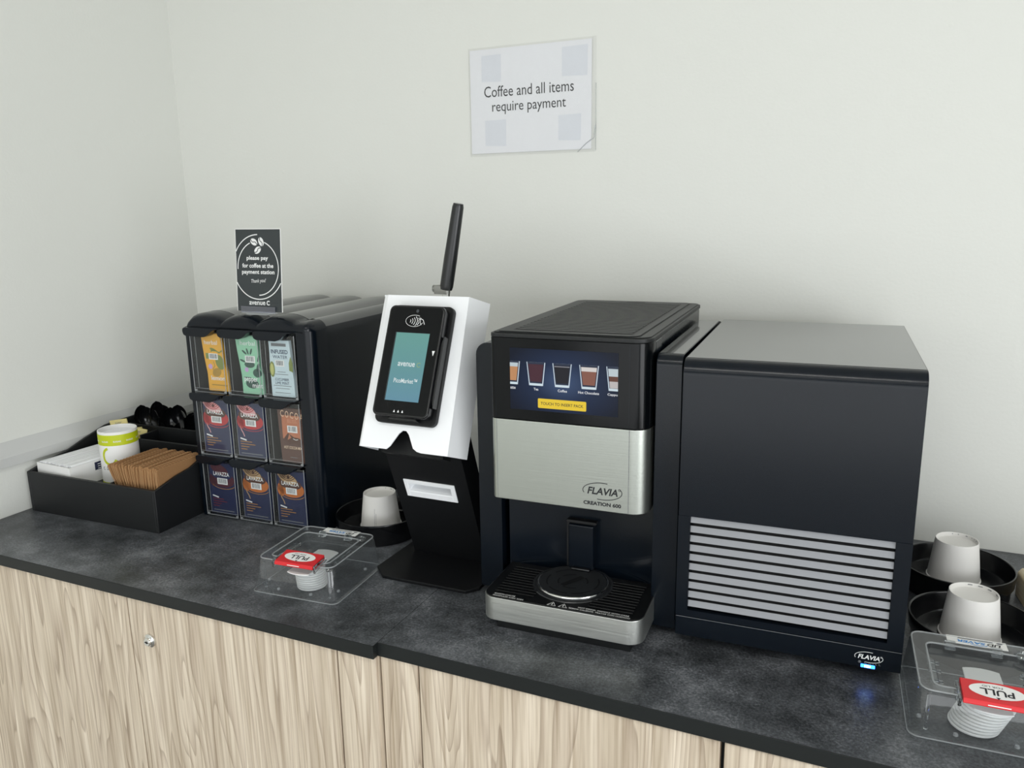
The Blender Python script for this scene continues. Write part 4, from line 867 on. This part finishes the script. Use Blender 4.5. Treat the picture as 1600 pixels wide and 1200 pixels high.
# ------------------------------------------------------------------ cups on black dishes
def cup_mesh():
    b = MB(); H, r0, r1 = 0.070, 0.0405, 0.0325
    b.lathe([(r0-0.0015, 0.0012), (r0, 0.0), (r0+0.0014, 0.0012), (r0+0.0012, 0.0028), (r0-0.0002, 0.0036), (r1+0.0003, H-0.0008), (r1, H), (r1-0.0010, H), (r1-0.0016, H-0.0008), (r1-0.0030, H-0.0062), (r1-0.006, H-0.0070), (0, H-0.0070)], (0, 0, 0), CUPM, 56)
    b.lathe([(r0-0.0018, 0.0013), (r1-0.0014, H-0.0074)], (0, 0, 0), CUPM, 40)
    return b
CUPM = mat('white_paper_cup', (236, 234, 230), 0.55)
def cup_marks(b, seedv, side):
    H, r0, r1 = 0.070, 0.0405, 0.0325; rnd = random.Random(seedv)
    a = 100
    while a > -20:                                  # tiny print inside the bottom ring
        l = rnd.choice((3, 6, 12)); rr = r1-0.0020
        for k in range(l):
            t0, t1 = math.radians(a-k), math.radians(a-k-0.7); P = [Vector((rr*math.cos(q)*s_, rr*math.sin(q)*s_, z)) for q, s_, z in ((t0, 1, H-0.0016), (t1, 1, H-0.0016), (t1, 0.982, H-0.0030), (t0, 0.982, H-0.0030))]
            b.raw(P, [[0, 1, 2, 3]], M_GREYINK)
        a -= l+rnd.choice((8, 14, 20))
    if side is not None:
        for (da, z0, z1) in ((0, 0.006, 0.046), (4.5, 0.006, 0.036)):
            z = z0
            while z < z1:
                q0, q1 = math.radians(side+da), math.radians(side+da+0.9); dz = rnd.choice((0.001, 0.0016, 0.0022))
                rz = lambda zz: r0-0.0002+(r1+0.0003-r0+0.0002)*(zz-0.0036)/(H-0.0044)+0.0003
                P = [Vector((rz(zz)*math.cos(q), rz(zz)*math.sin(q), zz)) for q, zz in ((q0, z), (q1, z), (q1, z+dz), (q0, z+dz))]; b.raw(P, [[0, 1, 2, 3]], M_GREYINK); z += dz+0.0006
    return b
DR = 0.088
def dish_mesh():
    b = MB(); b.lathe([(0, 0.0), (0.079, 0.0), (0.0815, 0.002), (0.083, 0.021), (0.0862, 0.0235), (DR, 0.043), (DR-0.0006, 0.0455), (DR-0.0025, 0.046), (DR-0.0042, 0.0445), (0.0800, 0.021), (0.0775, 0.0165), (0.060, 0.0155), (0.058, 0.0150), (0, 0.0150)], (0, 0, 0), M_GLOSS2, 80)
    return b.build('cup_dish', smooth=50)
dm = dish_mesh(); CP = ((0.004, -0.360), (1.0545, -0.192), (1.0600, -0.3965)); DP = ((0.002, -0.362), (1.0570, -0.200), (1.0640, -0.4000))
dl = ['round glossy black dish beside the payment stand, holding one cup', 'round black dish nearest the wall, right of the chiller', 'round black dish right of the chiller, nearer the clear lid box']
clb = ['upturned white paper cup beside the payment stand', 'upturned white paper cup nearest the wall, right of the chiller', 'upturned white paper cup just behind the right clear lid box']
for k in range(3):
    d = dm if k == 0 else dm.copy()
    if k: C.objects.link(d)
    tag(d, dl[k], 'dish', 'round black cup dishes', loc=(DP[k][0], DP[k][1], Z0+0.0002), rz=0.3*k)
    c = cup_marks(cup_mesh(), 3+k, -75 if k == 0 else None).build('paper_cup', smooth=45); tag(c, clb[k], 'cup', 'upturned paper cups', loc=(CP[k][0], CP[k][1], Z0+0.0157))

# ------------------------------------------------------------------ clear lid boxes
LW, LD, LH = 0.165, 0.160, 0.0600
BLUE = mat('blue_logo_print', (60, 140, 210), 0.5)
def lid_box(loc, rz, label):
    t = thing('lid_dispenser', label, 'lid dispenser', loc, rz, 'clear lid dispensers')
    def ring(z, ins, r): return [Vector((p[0], p[1], z)) for p in rrect(ins, LW-ins, ins, LD-ins*0.4, r, 5)]
    b = MB(); secs = [ring(0.0, -0.003, 0.012), ring(0.0025, -0.003, 0.012), ring(0.0035, 0.0005, 0.014), ring(0.030, 0.003, 0.014), ring(0.054, 0.006, 0.014), ring(0.058, 0.009, 0.013)]
    b.loft(secs, M_POLY, cap=False)
    # floor lip and a few moulded ribs
    b.loft([ring(0.0005, -0.0035, 0.0125), ring(0.0020, -0.0035, 0.0125), ring(0.0020, -0.0022, 0.0125), ring(0.0005, -0.0022, 0.0125), ring(0.0005, -0.0035, 0.0125)], M_CLEDGE, cap=False)
    for (x, y) in ((0.012, 0.03), (LW-0.012, 0.03), (LW-0.012, 0.12), (0.05, 0.004), (LW-0.05, 0.004)): b.lathe([(0, 0.004), (0.0025, 0.003), (0.003, 0.0)], (x, y, 0.008), M_CLEDGE, 12)
    for x in (0.018, LW-0.018): b.tube([(x, 0.012, 0.004), (x, 0.012, 0.052)], 0.0022, M_POLYE, 8)
    b.build('shell', t, smooth=40)
    # top frame around the opening
    b = MB()
    def top(u, v, w_): return Vector((u, v, w_))
    outl = rrect(0.008, LW-0.008, 0.008, LD-0.004, 0.014, 5); inl = rrect(0.024, LW-0.024, 0.022, LD-0.030, 0.010, 5); N_ = len(outl)
    lo = [Vector((p[0], p[1], 0.0578)) for p in outl]; hi = [Vector((p[0], p[1], 0.0605)) for p in outl]; hi2 = [Vector((p[0], p[1], 0.0605)) for p in inl]; lo2 = [Vector((p[0], p[1], 0.0520)) for p in inl]
    b.loft([lo, hi, hi2, lo2], M_POLY, cap=False)
    b.poly([(p[0], p[1]) for p in inl], lambda u, v: Vector((u, v, 0.0522)), M_POLY)
    for P, rr in ((outl, 0.0011), (inl, 0.0012)):
        b.tube([Vector((p[0], p[1], 0.0605)) for p in P]+[Vector((P[0][0], P[0][1], 0.0605))], rr, M_CLEDGE, 6, caps=False)
    for x in (0.026, LW-0.033):
        b.box(x, x+0.007, 0.040, 0.100, 0.050, 0.053, M_POLYE, 0.001, 1)
        for y in (0.045, 0.07, 0.09): b.box(x-0.003, x+0.012, y, y+0.004, 0.049, 0.0535, M_POLYE, 0.001, 1)
    for x in (0.048, LW-0.062): b.box(x, x+0.014, LD-0.030, LD-0.018, 0.053, 0.0625, M_POLYE, 0.0015, 2)
    b.lathe([(0.008, 0.0), (0.0095, 0.002), (0.008, 0.004), (0.0065, 0.002), (0.008, 0.0)], (LW-0.026, LD-0.026, 0.0585), M_POLYE, 20)
    fr_ = b.build('top_frame', t, smooth=40)
    # name strip at the back
    b = MB(); b.box(0.055, 0.125, LD-0.021, LD-0.001, 0.0606, 0.0612, M_CARD); f = topf(0.0612)
    b.text('LID', 0.0785-0.008, LD-0.0135, f, M_INK, w=0.013, h=0.0062, bold=0.03, flip=True); b.v = b.v
    b = MB(); b.box(0.052, 0.124, LD-0.021, LD-0.001, 0.0606, 0.0612, M_CARD)
    b.text('LID', 0.1085, LD-0.0135, f, M_INK, w=0.0165, h=0.0066, bold=0.03, flip=True, shear=0.2); b.text('SAVER', 0.0815, LD-0.0135, f, BLUE, w=0.0340, h=0.0066, bold=0.03, flip=True, shear=0.2)
    b.arc(0.090, LD-0.0170, 0.010, 0.003, 180, 360, 0.0012, f, BLUE, 12); b.rect(0.066, 0.108, LD-0.0072, LD-0.0052, f, M_GREYINK); b.ell(0.116, LD-0.006, 0.0035, 0.0022, f, M_GREYINK)
    b.build('name_strip', t, 'white strip with blue and black lettering')
    # red pull tag
    b = MB(); x0, x1 = 0.052, 0.128; y0, y1 = -0.004, 0.033; zt_ = 0.0655
    P = [(y0, 0.0588), (y0-0.0012, 0.0600), (y0+0.001, zt_), (y1, zt_+0.0055), (y1, 0.0640), (y0+0.004, 0.0588)]; b.prism(P, YZ, x0, x1, M_RED, 0.0009, 2)
    pf = lambda e: (lambda u, v: Vector((u, v, zt_+0.0055*(v-y0-0.001)/(y1-y0-0.001)+0.0004+e)))
    b.ell((x0+x1)/2, (y0+y1)/2+0.002, 0.0300, 0.0128, pf(0), M_CARD); b.text('PULL', (x0+x1)/2, (y0+y1)/2+0.0000, pf(0.0002), M_INK, w=0.036, h=0.0105, bold=0.02, flip=True); b.text('FOR LID', (x0+x1)/2-0.004, (y0+y1)/2+0.0092, pf(0.0002), M_INK, w=0.0220, h=0.0034, flip=True)
    b.poly([((x0+x1)/2-0.0025, y0+0.0100), ((x0+x1)/2+0.0025, y0+0.0100), ((x0+x1)/2, y0+0.0068)], pf(0.0002), M_INK); b.rect((x0+x1)/2-0.012, (x0+x1)/2+0.012, 0.0615, 0.0626, lambda u, v: Vector((u, y0-0.0012+0.0022*(v-0.060)/0.0055-0.0006, v)), M_CARD)
    b.build('pull_tag', t, 'red pull tab with a white oval')
    b = MB(); b.prism([(y0-0.001, 0.053), (y0-0.001, 0.066), (y1-0.004, 0.068), (y1, 0.062)], YZ, x0-0.0052, x0-0.0012, M_POLYE, 0.001, 1); b.build('tag_bracket', t); b = MB(); b.prism([(y0-0.001, 0.053), (y0-0.001, 0.066), (y1-0.004, 0.068), (y1, 0.062)], YZ, x1+0.0012, x1+0.0052, M_POLYE, 0.001, 1); b.build('tag_bracket', t)
    return t
def lid_mesh(long=False):
    b = MB()
    if long:
        R_ = 0.052; hw = 0.0215; P = []; a = math.asin(hw/R_)
        for k in range(9): t = -PI/2-a+2*a*k/8; P.append((R_*math.cos(t), R_*math.sin(t)))
        for k in range(9): t = PI/2-a+2*a*k/8; P.append((R_*math.cos(t), R_*math.sin(t)))
        b.prism(P, XY, 0.0, 0.0022, M_CARD, 0.0006, 1)
        return b.build('lid_chute_card')
    b.lathe([(0, 0.0006), (0.0235, 0.0006), (0.0255, 0.0), (0.0262, 0.0012), (0.0262, 0.0030), (0.0252, 0.0038), (0.0240, 0.0036), (0.0225, 0.0048), (0, 0.0048)], (0, 0, 0), M_CARD, 40)
    return b.build('cup_cover', smooth=25)
lid0 = None
for bi, (loc, rz, label) in enumerate((((-0.0580, -0.6690, Z0+0.0003), 0.070, 'clear lid dispenser box in front of the pack dispenser and payment stand'), ((0.9735, -0.6570, Z0+0.0003), 0.045, 'clear lid dispenser box at the right, in front of the black dishes'))):
    lid_box(loc, rz, label); n = 8; where = ('left', 'right')[bi]; c, s = math.cos(rz), math.sin(rz)
    for k in range(n):
        if lid0 is None: lid0 = lid_mesh(); o = lid0
        else: o = lid0.copy(); C.objects.link(o)
        lb = {0: 'lowest white cup lid of the stack in the %s clear box', n-1: 'top white cup lid in the %s clear box, under the red tag'}.get(k, 'white cup lid inside the stack in the %s clear box') % where
        lx, ly = (0.0760+0.0016*k, 0.047-0.0014*k) if bi else (0.0875+0.0009*k, 0.049-0.0018*k)
        tag(o, lb, 'cup lid', 'cup lids in the %s clear box' % where, loc=(loc[0]+c*lx-s*ly, loc[1]+s*lx+c*ly, Z0+0.0022+k*0.0052), rot=(0.0, 0, rz))
        if bi: o.scale = (1.12, 1.12, 1)
    o = lid_mesh(True); lx, ly = (0.0880, 0.057) if bi else (0.0925, 0.050)
    tag(o, 'long white strip lying on the lid stack in the %s clear box' % where, 'strip', None, loc=(loc[0]+c*lx-s*ly, loc[1]+s*lx+c*ly, Z0+0.0440), rot=(0, 0, rz))

# ------------------------------------------------------------------ wooden block at the right edge
def wblock():
    M, nt, b_, N, L = nodes('pale_pine'); t = N('ShaderNodeTexCoord'); mp = N('ShaderNodeMapping'); mp.inputs['Scale'].default_value = (60, 4, 60); n = N('ShaderNodeTexNoise'); n.inputs['Scale'].default_value = 3
    L(t.outputs['Object'], mp.inputs[0]); L(mp.outputs[0], n.inputs['Vector']); r = ramp(nt, [(0.35, (214, 196, 160)), (0.65, (236, 224, 196))]); L(n.outputs['Fac'], r.inputs['Fac']); L(r.outputs[0], b_.inputs['Base Color'])
    b = MB(); b.prism([(0, 0), (0.10, 0), (0.10, 0.048), (0.006, 0.048), (0, 0.040)], lambda u, v, w_: Vector((u, w_, v)), -0.14, 0.02, M, 0.002, 2)
    tag(b.build('wooden_box'), 'pale wooden box cut by the right edge, beside the black dishes', 'box', loc=(1.150, -0.205, Z0+0.0003), rz=0.12)
wblock()
